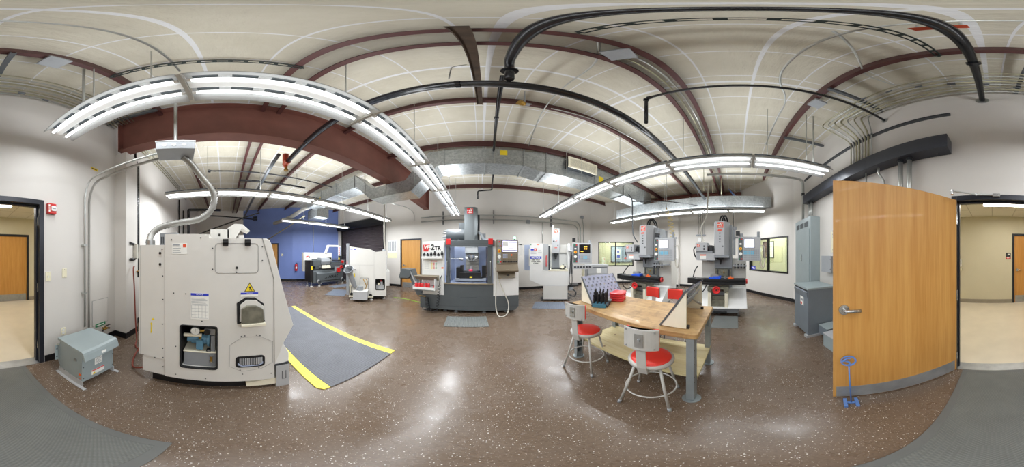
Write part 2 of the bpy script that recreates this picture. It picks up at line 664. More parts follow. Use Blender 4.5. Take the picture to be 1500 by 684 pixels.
def baseboard(name, p0, p1, gaps=(), mat='base', h=0.11):
    L = math.hypot(p1[0]-p0[0], p1[1]-p0[1])
    b = MB(mat)
    xs = 0
    for a, c in sorted(gaps):
        b.box(xs, a, -0.012, 0, 0, h)
        xs = c
    b.box(xs, L, -0.012, 0, 0, h)
    o = b.build(name)
    o.location = (p0[0], p0[1], 0)
    o.rotation_euler = (0, 0, math.atan2(p1[1]-p0[1], p1[0]-p0[0]))
    return struct(o)

struct(MB('floor').box(-10.7, 7.7, -1.75, 7.1, -0.1, 0).build('floor'))
struct(MB('ceiling').box(-10.7, 7.7, -1.9, 7.1, CZ, CZ+0.1).build('ceiling'))

BK0, BK1 = (4.8, -1.75), (-10.4, -1.75)
wall('wall_back', BK0, BK1, [(4.40, 5.62, 0, 2.12)], ext=(0.1, 0.1))
LF0, LF1 = (-10.4, -1.75), (-10.4, 1.2)
wall('wall_left', LF0, LF1, ext=(0.1, 0))
BD0, BD1 = (-10.4, 1.2), (-8.8, 3.9)
wall('wall_blue_angled', BD0, BD1, [(1.25, 2.24, 0, 2.2)], mat='blue_wall', ext=(0.1, 0))
BL0, BL1 = (-8.8, 3.9), (-7.85, 6.85)
wall('wall_blue', BL0, BL1, mat='blue_wall', ext=(0, 0.1))
FR0, FR1 = (-7.85, 6.85), (5.48, 6.85)
wall('wall_front', FR0, FR1, [(4.24, 5.2, 0, 2.23)], ext=(0.1, 0.1))
D10, D11 = (5.48, 6.85), (7.45, 4.88)
wall('wall_front_angled', D10, D11, [(0.42, 2.31, 0.94, 2.24)], ext=(0, 0.1))
RT0, RT1 = (7.45, 4.88), (7.45, 0.1)
wall('wall_right', RT0, RT1, ext=(0, 0))
D20, D21 = (7.45, 0.1), (4.8, -1.75)
wall('wall_right_angled', D20, D21, [(1.08, 3.03, 0.91, 2.14)], ext=(0.1, 0.1))
baseboard('baseboard_back', BK0, BK1, [(4.34, 5.68), (6.98, 7.38)])
baseboard('baseboard_left', LF0, LF1)
baseboard('baseboard_blue_angled', BD0, BD1, [(1.19, 2.30)])
baseboard('baseboard_blue', BL0, BL1)
baseboard('baseboard_front', FR0, FR1, [(0.05, 3.32), (4.18, 5.26)])
baseboard('baseboard_front_angled', D10, D11)
baseboard('baseboard_right', RT0, RT1, [(1.58, 2.17)])
baseboard('baseboard_right_angled', D20, D21)

# pilasters
struct(MB('wall').box(-2.56, -2.2, -1.75, -1.52, 0, 3.47).build('pillar_back'))
b = MB('wall'); b.box(7.28, 7.45, 2.72, 3.28, 0, CZ); struct(b.build('pillar_right'))
b = MB('base'); b.box(7.268, 7.28, 2.72, 3.28, 0, 0.11); struct(b.build('baseboard_pillar_right'))
b = MB('base'); b.box(-2.56, -2.2, -1.52, -1.508, 0, 0.11); b.box(-2.2, -2.188, -1.75, -1.508, 0, 0.11)
struct(b.build('baseboard_pillar_back'))
b = MB('wall'); b.box(-7.98, -7.76, 6.62, 6.849, 0, CZ); struct(b.build('pillar_front'))

# ---------------------------------------------------------------- hall beyond the open door
struct(MB('hall_floor').box(-6, 6, -5.2, -1.75, -0.1, -0.001).build('floor_hall'))
struct(MB('tiles').box(-6, 6, -5.2, -1.9, 2.72, 2.8).build('ceiling_hall'))
wall('wall_hall_back', (6, -5.0), (-6, -5.0), [(6.66, 7.88, 0, 2.12)], mat='hall_wall', h=2.72)
wall('wall_hall_right', (6, -1.9), (6, -5.0), mat='hall_wall', h=2.72)
wall('wall_hall_left', (-6, -5.0), (-6, -1.9), mat='hall_wall', h=2.72)
b = MB('hall_wall'); b.box(-6, -0.82, -1.905, -1.901, 0, 2.72); b.box(0.40, 6, -1.905, -1.901, 0, 2.72)
b.box(-0.82, 0.4, -1.905, -1.901, 2.12, 2.72)
struct(b.build('wall_hall_front'))
baseboard('baseboard_hall', (6, -5.0), (-6, -5.0), [(6.6, 7.94)], 'hall_base', 0.12)
struct(MB('kick').box(-0.82, 0.40, -1.9, -1.745, 0, 0.006).build('trim_threshold'))

def door_frame(name, x0, x1, top, y0, y1, cw=0.05, mat='frame', stop=True):
    b = MB(mat)
    for (a, c) in ((x0 - cw, x0 + 0.012), (x1 - 0.012, x1 + cw)):
        b.box(a, c, y0, y1, 0, top + cw)
    b.box(x0 + 0.012, x1 - 0.012, y0, y1, top - 0.012, top + cw)
    if stop:
        ym = (y0 + y1) / 2
        b.box(x0 + 0.012, x0 + 0.03, ym - 0.02, ym + 0.02, 0, top)
        b.box(x1 - 0.03, x1 - 0.012, ym - 0.02, ym + 0.02, 0, top)
        b.box(x0, x1, ym - 0.02, ym + 0.02, top - 0.03, top - 0.012)
    return b.build(name, None, 0.003)

def lever(parent, x, y, z, dirx, ny):
    """lever handle on a face whose outward normal is ny along y"""
    b = MB('nickel')
    b.cyl((x, y, z), (x, y + ny*0.014, z), 0.044, 0.041, 24)
    b.cyl((x, y + ny*0.014, z), (x, y + ny*0.05, z), 0.013, n=12)
    b.tube(fillet([(x, y + ny*0.05, z), (x + dirx*0.03, y + ny*0.055, z), (x + dirx*0.125, y + ny*0.05, z)], 0.02), [0.014]*15, 10)
    return lab(b.build('door_handle', parent), 'satin nickel lever handle')

# door into the hall: frame in the wall, leaf swung open into the shop
fr = struct(door_frame('door_frame_hall', -0.82, 0.40, 2.12, -1.905, -1.738))
d = thing('door_1', 'open oak veneer door with lever handle and metal kick plate', 'door', (0.405, -1.735, 0.0), 57.3)
d['kind'] = 'structure'
b = MB('oak').box(0, 1.215, -0.022, 0.022, 0.012, 2.11)
b.build('door_leaf', d, 0.002)
b = MB('kick').box(0.03, 1.19, 0.022, 0.0245, 0.018, 0.18).box(0.03, 1.19, -0.0245, -0.022, 0.018, 0.18)
lab(b.build('kick_plate', d), 'scuffed metal kick plate')
lever(d, 1.13, 0.022, 1.05, -1, 1)
lever(d, 1.13, -0.022, 1.05, -1, -1)
b = MB('nickel')
b.box(1.2155, 1.2175, -0.014, 0.014, 0.94, 1.10)
b.box(1.2155, 1.2175, -0.012, 0.012, 1.62, 1.68)
b.build('latch_plate', d)
for z in (0.25, 1.05, 1.88):
    b = MB('nickel'); b.cyl((0, 0.026, z-0.055), (0, 0.026, z+0.055), 0.008, n=10); b.build('hinge', d)
for z in (0.3, 1.1, 1.9):
    b = MB('nickel'); b.box(-0.808, -0.800, -1.80, -1.77, z-0.05, z+0.05); b.build('strike_plate', fr)
# closer arm across the frame head
t = thing('door_closer', 'thin silver door closer arm along the black door head', 'door closer', (0.30, -1.735, 2.15))
b = MB('emt'); b.tube([(0.09, 0.2, -0.005), (-0.13, 0.05, 0.0), (-0.33, 0.012, 0.005)], 0.008, 8); b.build('arm', t)
b = MB('nickel'); b.box(-0.38, -0.30, 0.0, 0.03, -0.015, 0.02); b.cyl((0.09, 0.2, -0.04), (0.09, 0.2, 0.01), 0.014); b.cyl((-0.13, 0.05, -0.012), (-0.13, 0.05, 0.014), 0.012); b.build('bracket', t, 0.003)

def plain_door(name, label, x0, x1, top, yface, ny, p=None, rz=0, lever_x=None, ldir=1):
    """closed leaf standing in an opening; local frame of its wall"""
    t = thing(name, label, 'door', (p[0], p[1], 0) if p else (0, 0, 0), rz)
    t['kind'] = 'structure'
    door_frame('door_frame', x0, x1, top, yface - ny*0.02 - 0.0, yface + ny*0.14, 0.055).parent = t
    MB('oak').box(x0 + 0.015, x1 - 0.015, yface + ny*0.01, yface + ny*0.055, 0.01, top - 0.014).build('door_leaf', t, 0.002)
    MB('kick').box(x0 + 0.04, x1 - 0.04, yface + ny*0.007, yface + ny*0.01, 0.015, 0.24).build('kick_plate', t)
    lever(t, lever_x, yface + ny*0.01, 1.05, ldir, -ny)
    return t
plain_door('door_2', 'closed oak door across the hall with a kick plate', 6.66, 7.88, 2.12, 0.0, 1, (6, -5.0), 180, 6.76, 1)
plain_door('door_3', 'closed wooden door in the front wall behind the chip chute', 4.24, 5.20, 2.23, 0.0, 1, FR0, 0, 4.34, 1)
plain_door('door_4', 'wooden door in the angled blue wall', 1.25, 2.24, 2.2, 0.0, 1, BD0, math.degrees(math.atan2(2.7, 1.6)), 1.36, 1)

# hall fittings
t = thing('hall_light', 'long lit ceiling light in the hall beyond the door', 'light', (-0.40, -3.7, 2.72))
MB('fixture').frame_prism(rbox(-0.64, 0.64, -0.17, 0.17, 0.01, 1), rbox(-0.61, 0.61, -0.14, 0.14, 0.01, 1), 'xy', -0.03, 0.0).build('frame', t)
lab(MB('hall_light').box(-0.61, 0.61, -0.14, 0.14, -0.02, -0.005).build('diffuser', t), 'lit white diffuser')
for hx, lb in ((2.9, 'hall ceiling light farther along behind the open door leaf'), (-3.6, 'hall ceiling light farther along behind the alarm wall')):  # two extra lights, out of view, added to brighten the hall
    t = thing('hall_light', lb, 'light', (hx, -3.7, 2.72))
    MB('fixture').frame_prism(rbox(-0.64, 0.64, -0.17, 0.17, 0.01, 1), rbox(-0.61, 0.61, -0.14, 0.14, 0.01, 1), 'xy', -0.03, 0.0).build('frame', t)
    lab(MB('hall_light').box(-0.61, 0.61, -0.14, 0.14, -0.02, -0.005).build('diffuser', t), 'lit white diffuser')
t = thing('room_sign', 'small black and red room sign beside the hall door', 'sign', (-0.483, -4.999, 1.48), 180)
MB('ddgrey').box(-0.075, 0.075, -0.012, 0, -0.09, 0.10).build('panel', t, 0.003)
b = MB('accent'); b.box(-0.07, 0.07, -0.014, -0.012, -0.085, -0.03); b.build('red_band', t)
b = MB('paper'); b.box(-0.02, 0.045, -0.014, -0.012, 0.035, 0.07); b.box(-0.05, 0.03, -0.016, -0.014, -0.068, -0.045); b.build('lettering', t)
t = thing('soap_dispenser', 'white hand sanitiser dispenser on the hall wall', 'dispenser', (1.02, -4.999, 1.17), 180)
MB('white').prism(rbox(-0.065, 0.065, -0.02, 0.22, 0.03), 'xz', -0.1, 0).build('body', t, 0.006)
b = MB('dgrey'); b.cyl((0, -0.104, 0.1), (0, -0.099, 0.1), 0.035); b.build('window', t)
MB('ivory').box(-0.06, 0.06, -0.09, 0, -0.16, -0.06).build('drip_tray', t, 0.006)

# ---------------------------------------------------------------- windows in the angled walls
def window(name, p0, p1, x0, x1, z0, z1, mull, label):
    t = thing(name, label, 'window', (p0[0], p0[1], 0), math.degrees(math.atan2(p1[1]-p0[1], p1[0]-p0[0])))
    t['kind'] = 'structure'
    k = 0.045
    b = MB('black')
    b.frame_prism([(x0, z0), (x1, z0), (x1, z1), (x0, z1)], [(x0+k, z0+k), (x1-k, z0+k), (x1-k, z1-k), (x0+k, z1-k)], 'xz', -0.015, 0.13)
    b.box(mull-0.025, mull+0.025, 0.0, 0.12, z0+k, z1-k)
    b.build('window_frame', t)
    MB('glass').box(x0+k, x1-k, 0.055, 0.062, z0+k, z1-k).build('window_pane', t)
    return t
window('window_1', D10, D11, 0.42, 2.31, 0.94, 2.24, 1.34, 'black framed window in the front angled wall')
window('window_2', D20, D21, 1.08, 3.03, 0.91, 2.14, 2.08, 'black framed window with a blue sticker in the right angled wall')

def annex(tagname, p0, p1, x0, x1, depth, h=2.75):
    rz = math.atan2(p1[1]-p0[1], p1[0]-p0[0])
    def put(o):
        o.location = (p0[0], p0[1], 0); o.rotation_euler = (0, 0, rz); return struct(o)
    put(MB('hall_wall').box(x0, x1, depth, depth+0.1, 0, h).build('wall_%s_back' % tagname))
    put(MB('hall_wall').box(x0-0.1, x0, 0.16, depth, 0, h).build('wall_%s_left' % tagname))
    put(MB('hall_wall').box(x1, x1+0.1, 0.16, depth, 0, h).build('wall_%s_right' % tagname))
    put(MB('tiles').box(x0, x1, 0.16, depth, h, h+0.08).build('ceiling_%s' % tagname))
    put(MB('hall_floor').box(x0, x1, 0.16, depth, -0.05, 0.002).build('floor_%s' % tagname))
annex('office', D10, D11, -0.6, 3.6, 1.8)
annex('corridor', D20, D21, -1.3, 3.5, 1.6)
RZ1 = math.degrees(math.atan2(-1.97, 1.97)); RZ2 = math.degrees(math.atan2(-1.85, -2.65))
def onwall(p0, rz, x, z, y=0.0):
    c, s = math.cos(R(rz)), math.sin(R(rz))
    return (p0[0] + x*c - y*s, p0[1] + x*s + y*c, z)
for nm, p0, rz, x, dp in (('office', D10, RZ1, 1.3, 0.95), ('corridor', D20, RZ2, 1.2, 0.85)):
    t = thing('ceiling_light', 'lit ceiling light in the %s behind the window' % nm, 'light', onwall(p0, rz, x, 2.75, dp), rz)
    MB('fixture').frame_prism(rbox(-0.62, 0.62, -0.2, 0.2, 0.01, 1), rbox(-0.58, 0.58, -0.16, 0.16, 0.01, 1), 'xy', -0.03, 0).build('frame', t)
    MB('annex_light').box(-0.58, 0.58, -0.16, 0.16, -0.02, -0.005).build('diffuser', t)
# inner window of the office and what shows in it
t = thing('window_3', 'inner dark framed window on the far side of the office', 'window', onwall(D10, RZ1, 0, 0, 1.8), RZ1); t['kind'] = 'structure'
b = MB('ddgrey'); b.frame_prism([(1.11, 1.06), (2.52, 1.06), (2.52, 2.12), (1.11, 2.12)], [(1.16, 1.11), (2.47, 1.11), (2.47, 2.07), (1.16, 2.07)], 'xz', -0.03, 0)
b.box(1.86, 1.92, -0.025, 0, 1.1, 2.08); b.build('window_frame', t)
MB('lav').box(1.16, 2.47, -0.012, -0.002, 1.11, 2.07).build('window_pane', t)
t = thing('notice_board', 'white notice board seen through the office window', 'notice board', onwall(D10, RZ1, 1.6, 1.6, 1.75), RZ1)
MB('paper').box(-0.12, 0.12, -0.01, 0.01, -0.3, 0.3).build('panel', t)
b = MB('blueink'); b.box(-0.1, 0.1, -0.012, -0.01, -0.25, -0.05); b.box(-0.08, 0.06, -0.012, -0.01, 0.1, 0.22); b.build('print', t)
t = thing('wall_clock', 'round red disc seen through the office window', 'disc', onwall(D10, RZ1, 2.05, 1.33, 1.76), RZ1)  # only a plain red disc, not a clock
MB('accent').cyl((0, 0.0, 0), (0, -0.02, 0), 0.07, n=20).build('face', t)
t = thing('wall_chart', 'narrow paper chart with red dots behind the office window', 'chart', onwall(D10, RZ1, 0.64, 1.14, 1.797), RZ1)
MB('paper').box(-0.1, 0.1, -0.006, 0, -0.27, 0.27).build('sheet', t)
b = MB('accent')
for k in range(5): b.box(0.03, 0.07, -0.008, -0.006, -0.22 + k*0.1, -0.18 + k*0.1)
b.build('red_dots', t)
# poster frame, phone on the corridor wall
t = thing('poster_frame', 'black framed poster and whiteboard seen through the right window', 'poster', onwall(D20, RZ2, 0.61, 1.79, 1.597), RZ2)
MB('black').frame_prism(rbox(-0.37, 0.37, -0.41, 0.41, 0.01, 1), rbox(-0.34, 0.34, -0.38, 0.38, 0.01, 1), 'xz', -0.025, 0).build('frame', t)
MB('poster').box(-0.34, -0.04, -0.012, -0.003, -0.38, 0.38).build('poster_sheet', t)
MB('white').box(-0.04, 0.34, -0.012, -0.003, -0.38, 0.38).build('whiteboard', t)
b = MB('ink')
for k, wd in enumerate((0.2, 0.24, 0.16, 0.22)): b.box(0.0, wd, -0.014, -0.012, 0.22 - k*0.07, 0.235 - k*0.07)
b.build('handwriting', t)
t = thing('wall_phone', 'white wall phone with a hanging cord behind the right window', 'phone', onwall(D20, RZ2, 0.06, 1.8, 1.597), RZ2)
MB('white').box(-0.06, 0.06, -0.05, 0, -0.1, 0.1).build('body', t, 0.01)
MB('dgrey').box(-0.035, 0.035, -0.055, -0.05, -0.08, 0.0).build('keypad', t)
b = MB('mgrey'); b.tube(spline([(-0.04, -0.03, -0.1), (-0.09, -0.03, -0.45), (0.0, -0.03, -0.85), (0.14, -0.03, -0.6), (0.1, -0.03, -0.25)], 8), 0.008, 6); b.build('cord', t)
t = thing('window_sticker', 'blue sticker in the lower corner of the right window', 'sticker', onwall(D20, RZ2, 1.27, 1.02, 0.05), RZ2)
MB('blueink').box(-0.12, 0.12, -0.002, 0, -0.07, 0.07).build('sheet', t)
b = MB('paper'); b.box(-0.08, 0.06, -0.003, -0.002, 0.0, 0.03); b.box(-0.02, 0.08, -0.003, -0.002, -0.05, -0.03); b.build('print', t)

# ---------------------------------------------------------------- roll-up door
t = thing('door_5', 'dark closed roll-up door in the front wall', 'door', (FR0[0], FR0[1], 0)); t['kind'] = 'structure'
MB('rollup').box(0.11, 3.26, -0.05, -0.002, 0, 3.02).build('curtain', t)
b = MB('black'); b.box(0.05, 0.13, -0.09, 0, 0, 3.4); b.box(3.24, 3.33, -0.09, 0, 0, 3.4); b.build('guide', t)
MB('black').prism([(-0.38, 3.02), (-0.42, 3.15), (-0.42, 3.4), (-0.34, 3.46), (0, 3.46), (0, 3.02)], 'yz', 0.05, 3.33).build('hood', t)
MB('ddgrey').box(0.12, 3.25, -0.055, -0.05, 0.0, 0.09).build('bottom_bar', t)

# ================================================================== STEEL OVERHEAD
def beam_i(name, x, y0, y1, z0, z1, fw, tf=0.02, tw=0.015):
    b = MB('beam')
    b.box(x-fw/2, x+fw/2, y0, y1, z0, z0+tf); b.box(x-fw/2, x+fw/2, y0, y1, z1-tf, z1)
    b.box(x-tw/2, x+tw/2, y0, y1, z0+tf, z1-tf)
    for y in (y0 + 0.0, y1 - 0.02):
        b.box(x-fw/2, x+fw/2, y, y+0.02, z0, z1)
    return struct(b.build(name))
beam_i('beam_left', -2.22, -1.62, 6.45, 3.47, 4.36, 0.22)
beam_i('beam_right', 7.05, -0.2, 4.9, 3.75, 4.36, 0.2)
def purlin(name, y, x0, x1, z0=4.26):
    b = MB('purlin')
    b.box(x0, x1, y-0.03, y+0.03, z0, z0+0.012)
    b.box(x0, x1, y+0.018, y+0.03, z0+0.012, CZ-0.002)
    b.box(x0, x1, y-0.03, y-0.021, z0+0.012, z0+0.035)
    return struct(b.build(name))
for i, (y, x0, x1) in enumerate([(-0.91, -10.3, 5.5), (0.52, -10.3, 7.4), (0.76, -10.3, 7.4), (2.0, -9.7, 7.4), (3.46, -9.0, 7.4), (4.9, -8.4, 7.4), (6.25, -8.0, 6.0)]):
    purlin('beam_purlin_%d' % (i+1), y, x0, x1)
t = thing('steel_channel', 'rusty dark steel channel hanging below two purlins over the camera', 'channel', (-0.082, 0, 4.21), -2)
b = MB('rust'); b.box(-0.036, 0.036, 0.44, 2.05, 0.02, 0.046); b.box(-0.036, -0.03, 0.44, 2.05, 0, 0.02); b.box(0.03, 0.036, 0.44, 2.05, 0, 0.02)
b.build('channel', t)
b = MB('steel'); b.tube(fillet([(-0.06, 1.15, 0.03), (-0.16, 1.12, -0.1), (-0.165, 1.06, -0.66)], 0.1), 0.006, 6); b.build('hanger_rod', t)

# ================================================================== SPRINKLER PIPES
def pipe(name, label, pts, r, mat='pipe', cat='pipe', group=None, fr=0.06, parts=(), n=10):
    b = MB(mat)
    b.tube(fillet(pts, fr), r, n)
    if not parts:
        return tag(b.build(name), label, cat, group)
    t = thing(name, label, cat, (0, 0, 0), 0, group)
    b.build('run', t)
    for pn, fn in parts:
        fn().build(pn, t)
    return t
def clampring(x, y, z, r, axis):
    d = {'x': (0.018, 0, 0), 'y': (0, 0.018, 0), 'z': (0, 0, 0.018)}[axis]
    return lambda: MB('pipe').cyl((x-d[0], y-d[1], z-d[2]), (x+d[0], y+d[1], z+d[2]), r, n=14)
def flange(x, y, z, r, mat='steel'):
    return lambda: MB(mat).cyl((x, y, z), (x, y+0.012, z), r, n=18)
pipe('sprinkler_main', 'fat black sprinkler main running overhead from the door wall to a tee', [(0.11, -1.75, 3.94), (0.13, 0, 3.94), (0.17, 0.96, 3.94), (0.19, 1.06, 3.94), (0.19, 1.06, 3.52)], 0.034, fr=0.1,
     parts=(('coupling', clampring(0.19, 1.06, 3.80, 0.062, 'z')), ('coupling', clampring(0.118, -1.0, 3.94, 0.05, 'y')), ('escutcheon', flange(0.11, -1.748, 3.94, 0.075)), ('pipe_hanger', lambda: MB('orange').box(0.06, 0.22, -0.43, -0.38, 3.985, 4.0).m('steel').cyl((0.08, -0.4, 4.0), (0.08, -0.4, 4.44), 0.005, n=6).cyl((0.20, -0.4, 4.0), (0.20, -0.4, 4.44), 0.005, n=6))))
pipe('sprinkler_pipe', 'long black sprinkler cross pipe passing under the red beam', [(-2.86, 1.16, 3.49), (5.40, 1.07, 3.49)], 0.046, parts=(
    ('hanger_ring', clampring(-0.16, 1.13, 3.49, 0.052, 'x')),
    ('elbow', lambda: MB('orange').cyl((-2.98, 1.16, 3.49), (-2.82, 1.16, 3.49), 0.06).cyl((-2.95, 1.16, 3.47), (-2.95, 1.16, 3.75), 0.062).cyl((-2.95, 1.16, 3.40), (-2.95, 1.16, 3.47), 0.04)),
    ('sprinkler_head', lambda: MB('brass').cyl((-2.93, 1.16, 3.34), (-2.93, 1.16, 3.41), 0.03, 0.02).cyl((-2.93, 1.16, 3.30), (-2.93, 1.16, 3.34), 0.045))))
pipe('sprinkler_branch', 'thin black pipe continuing past the tee towards the duct', [(0.18, 1.3, 4.1), (0.28, 3.46, 4.1)], 0.026, parts=(('coupling', clampring(0.225, 2.3, 4.1, 0.036, 'y')),))
pipe('sprinkler_drop', 'thin black pipe stub with an elbow showing beyond the duct', [(0.35, 4.15, 4.1), (0.40, 5.75, 4.1), (0.40, 5.75, 3.95), (-0.1, 5.8, 3.92), (-0.1, 5.8, 3.6)], 0.026, parts=(('hanger_rod', lambda: MB('emt').cyl((0.39, 5.3, 4.1), (0.39, 5.3, CZ), .006, n=6)),))
pipe('gas_pipe', 'thin black pipe with a drop end right of the sprinkler main', [(1.36, -1.75, 3.9), (1.42, 0.88, 3.9), (1.42, 0.88, 3.26)], 0.021, fr=0.03, parts=(('escutcheon', flange(1.36, -1.748, 3.9, 0.05)), ('elbow', clampring(1.42, 0.88, 3.86, 0.032, 'z')), ('elbow', clampring(1.42, 0.84, 3.9, 0.03, 'y'))))
pipe('left_bay_pipe', 'black cross pipe beyond the red beam in the left bay', [(-4.0, -0.4, 3.82), (-4.06, -0.3, 3.82), (-4.12, 3.2, 3.82)], 0.02, parts=(('elbow', clampring(-4.05, -0.38, 3.80, 0.034, 'z')),))
pipe('left_bay_rail', 'short dark strut rail beyond the red beam', [(-4.84, 0.45, 3.92), (-4.84, 2.6, 3.92)], 0.035, parts=(('hanger_rod', lambda: MB('strut').cyl((-4.84, .7, 3.92), (-4.84, .7, CZ), .006, n=6)), ('hanger_rod', lambda: MB('strut').cyl((-4.84, 2.3, 3.92), (-4.84, 2.3, CZ), .006, n=6))))
for k in range(3):
    pipe('conduit', '%s conduit out from the door wall beyond the red beam' % ordinal(k), [(-2.36, -1.734, 4.33 - .1*k), (-6.2 - .5*k, -1.734, 4.33 - .1*k)], .014, 'emtd', 'conduit', 'conduits beyond the red beam')
pipe('left_bay_main', 'grey sprinkler pipe slanting away from the elbow in the left bay', [(-2.95, 1.02, 3.72), (-4.6, 1.0, 3.62), (-8.8, 1.0, 3.5)], 0.04, mat='strut')
pipe('left_bay_far_pipe', 'dark pipe along the far end of the left bay', [(-6.5, -0.9, 3.3), (-7.2, -0.6, 3.3), (-7.9, 1.6, 3.3)], 0.03)
pipe('left_bay_riser', 'thick black riser standing at the far left wall', [(-7.1, -1.6, 0), (-7.1, -1.6, 3.6), (-7.4, -0.2, 3.62)], 0.06)
pipe('left_bay_drop', 'thin black drop pipe beside the thick riser', [(-6.5, -1.68, 0.3), (-6.5, -1.68, 3.4)], 0.03)
pipe('left_bay_drop', 'middle black drop pipe near the left corner', [(-5.95, -1.70, 0.3), (-5.95, -1.70, 3.7)], 0.028)
pipe('left_bay_brace', 'black pipe sloping down to the far left wall', [(-6.2, 1.35, 3.2), (-7.2, -0.9, 2.55), (-7.1, -1.5, 2.3)], 0.028)

# ================================================================== DUCTS
def duct():
    t = thing('air_duct', 'long galvanised duct dipping under the red beam', 'duct')
    prof = [(-6.3, 4.10), (-3.4, 4.10), (-2.75, 3.44), (-1.75, 3.44), (-1.15, 4.2), (1.0, 4.2), (1.35, 4.24), (6.0, 4.24),
            (6.0, 3.62), (1.35, 3.62), (1.0, 3.72), (-0.95, 3.72), (-1.6, 3.1), (-2.8, 3.1), (-3.35, 3.66), (-6.3, 3.66)]
    MB('galv').prism(prof, 'xz', 3.5, 4.08).build('trunk', t)
    for x, z0, z1 in ((-5.2, 3.66, 4.10), (-4.3, 3.66, 4.10), (-3.42, 3.66, 4.10), (-0.8, 3.72, 4.2), (0.1, 3.72, 4.2), (0.95, 3.72, 4.2), (1.5, 3.62, 4.24), (2.95, 3.62, 4.24), (4.2, 3.62, 4.24), (5.4, 3.62, 4.24)):
        b = MB('galv'); b.frame_prism([(3.475, z0-0.025), (4.105, z0-0.025), (4.105, z1+0.025), (3.475, z1+0.025)], [(3.502, z0+0.002), (4.078, z0+0.002), (4.078, z1-0.002), (3.502, z1-0.002)], 'yz', x-0.015, x+0.015)
        b.build('joint_flange', t)
    b = MB('ddgrey'); b.box(2.0, 2.85, 3.32, 3.5, 3.86, 4.17); b.build('grille_box', t)
    g = MB('creamp').frame_prism(rbox(1.98, 2.87, 3.84, 4.19, 0.005, 1), rbox(2.03, 2.82, 3.89, 4.14, 0.005, 1), 'xz', 3.30, 3.33).build('grille_frame', t)
    b = MB('creamp')
    for k in range(11): b.box(2.03, 2.82, 3.305, 3.325, 3.895 + k*0.0225, 3.903 + k*0.0225)
    b.build('grille', t)
    b = MB('label_yellow'); b.box(0.42, 0.58, 3.497, 3.5, 4.0, 4.16); b.box(3.1, 3.28, 3.497, 3.5, 3.78, 3.98); b.build('sticker', t)
    b = MB('label_yellow'); b.box(-5.35, -5.25, 3.497, 3.5, 3.7, 3.85); b.build('sticker', t)
    return t
duct()
t = thing('side_duct', 'wide galvanised duct along the right end below the red beam', 'duct')
MB('galv').prism([(5.45, -1.18), (5.98, -0.84), (5.98, 4.95), (5.45, 4.95)], 'xy', 3.2, 3.6).build('trunk', t, 0.01)
for y in (-0.6, 0.5, 1.6, 2.7, 3.8):
    b = MB('galv'); b.frame_prism([(5.43, 3.18), (6.0, 3.18), (6.0, 3.615), (5.43, 3.615)], [(5.452, 3.202), (5.978, 3.202), (5.978, 3.598), (5.452, 3.598)], 'xz', y-0.012, y+0.012); b.build('joint_flange', t)
t = thing('flexible_duct', 'round silver flexible duct drooping from the duct end to the blue wall', 'duct')
MB('flex').tube(spline([(-6.3, 3.85, 3.85), (-6.9, 3.6, 3.75), (-7.6, 3.2, 3.45), (-8.6, 2.7, 3.3)], 10), 0.10, 14).build('hose', t)
MB('galv').box(-7.05, -6.2, 3.95, 4.6, 3.3, 3.75).build('plenum', t)
for x, y in ((-1.5, 3.6), (-2.3, 3.6), (-3.0, 3.6), (0.3, 3.55), (2.0, 3.55)):
    tag(MB('emt').cyl((x, y-0.11, 3.25 if x < -1 else 3.68), (x, y-0.11, CZ), 0.008, n=6).build('duct_hanger'), 'thin hanger rod holding the galvanised duct', 'rod', 'duct hanger rods')

# ================================================================== CEILING STRUTS AND CONDUITS
def slotted(name, label, x, y0, y1, z):
    t = thing(name, label, 'strut', (x, 0, z))
    b = MB('dstrut')
    n = int((y1-y0)/0.1)
    yy = y0
    st = (y1-y0)/n
    b.box(-0.022, -0.010, y0, y1, 0, 0.012); b.box(0.010, 0.022, y0, y1, 0, 0.012)
    for k in range(n+1):
        b.box(-0.010, 0.010, y0 + k*st - 0.015, y0 + k*st + 0.015, 0, 0.012)
    b.box(-0.022, -0.016, y0, y1, 0.012, 0.03); b.box(0.016, 0.022, y0, y1, 0.012, 0.03)
    b.build('channel', t)
    return t
slotted('slotted_strut', 'dark slotted strut between purlins right of the sprinkler main', 0.32, -0.93, 0.46, 4.22)
slotted('slotted_strut', 'dark slotted strut between purlins above the left light row', -1.08, -0.9, 0.56, 4.22)
for lb, x, y0, y1 in (('grey strut crossing the conduit bundle right of the door', 1.4, -1.74, -0.88), ('grey strut crossing the conduits near the electric panel', 2.95, -1.74, -0.88), ('grey strut holding the conduit bundle above the doorway', -0.25, -1.74, -0.88), ('grey strut holding the conduit bundle at the red beam', -2.0, -1.74, -0.88)):
    b = MB('strut'); b.box(x-0.021, x+0.021, y0, y1, 4.19, 4.2); b.box(x-0.021, x-0.013, y0, y1, 4.2, 4.25); b.box(x+0.013, x+0.021, y0, y1, 4.2, 4.25)
    tag(b.build('strut_bar'), lb, 'strut')
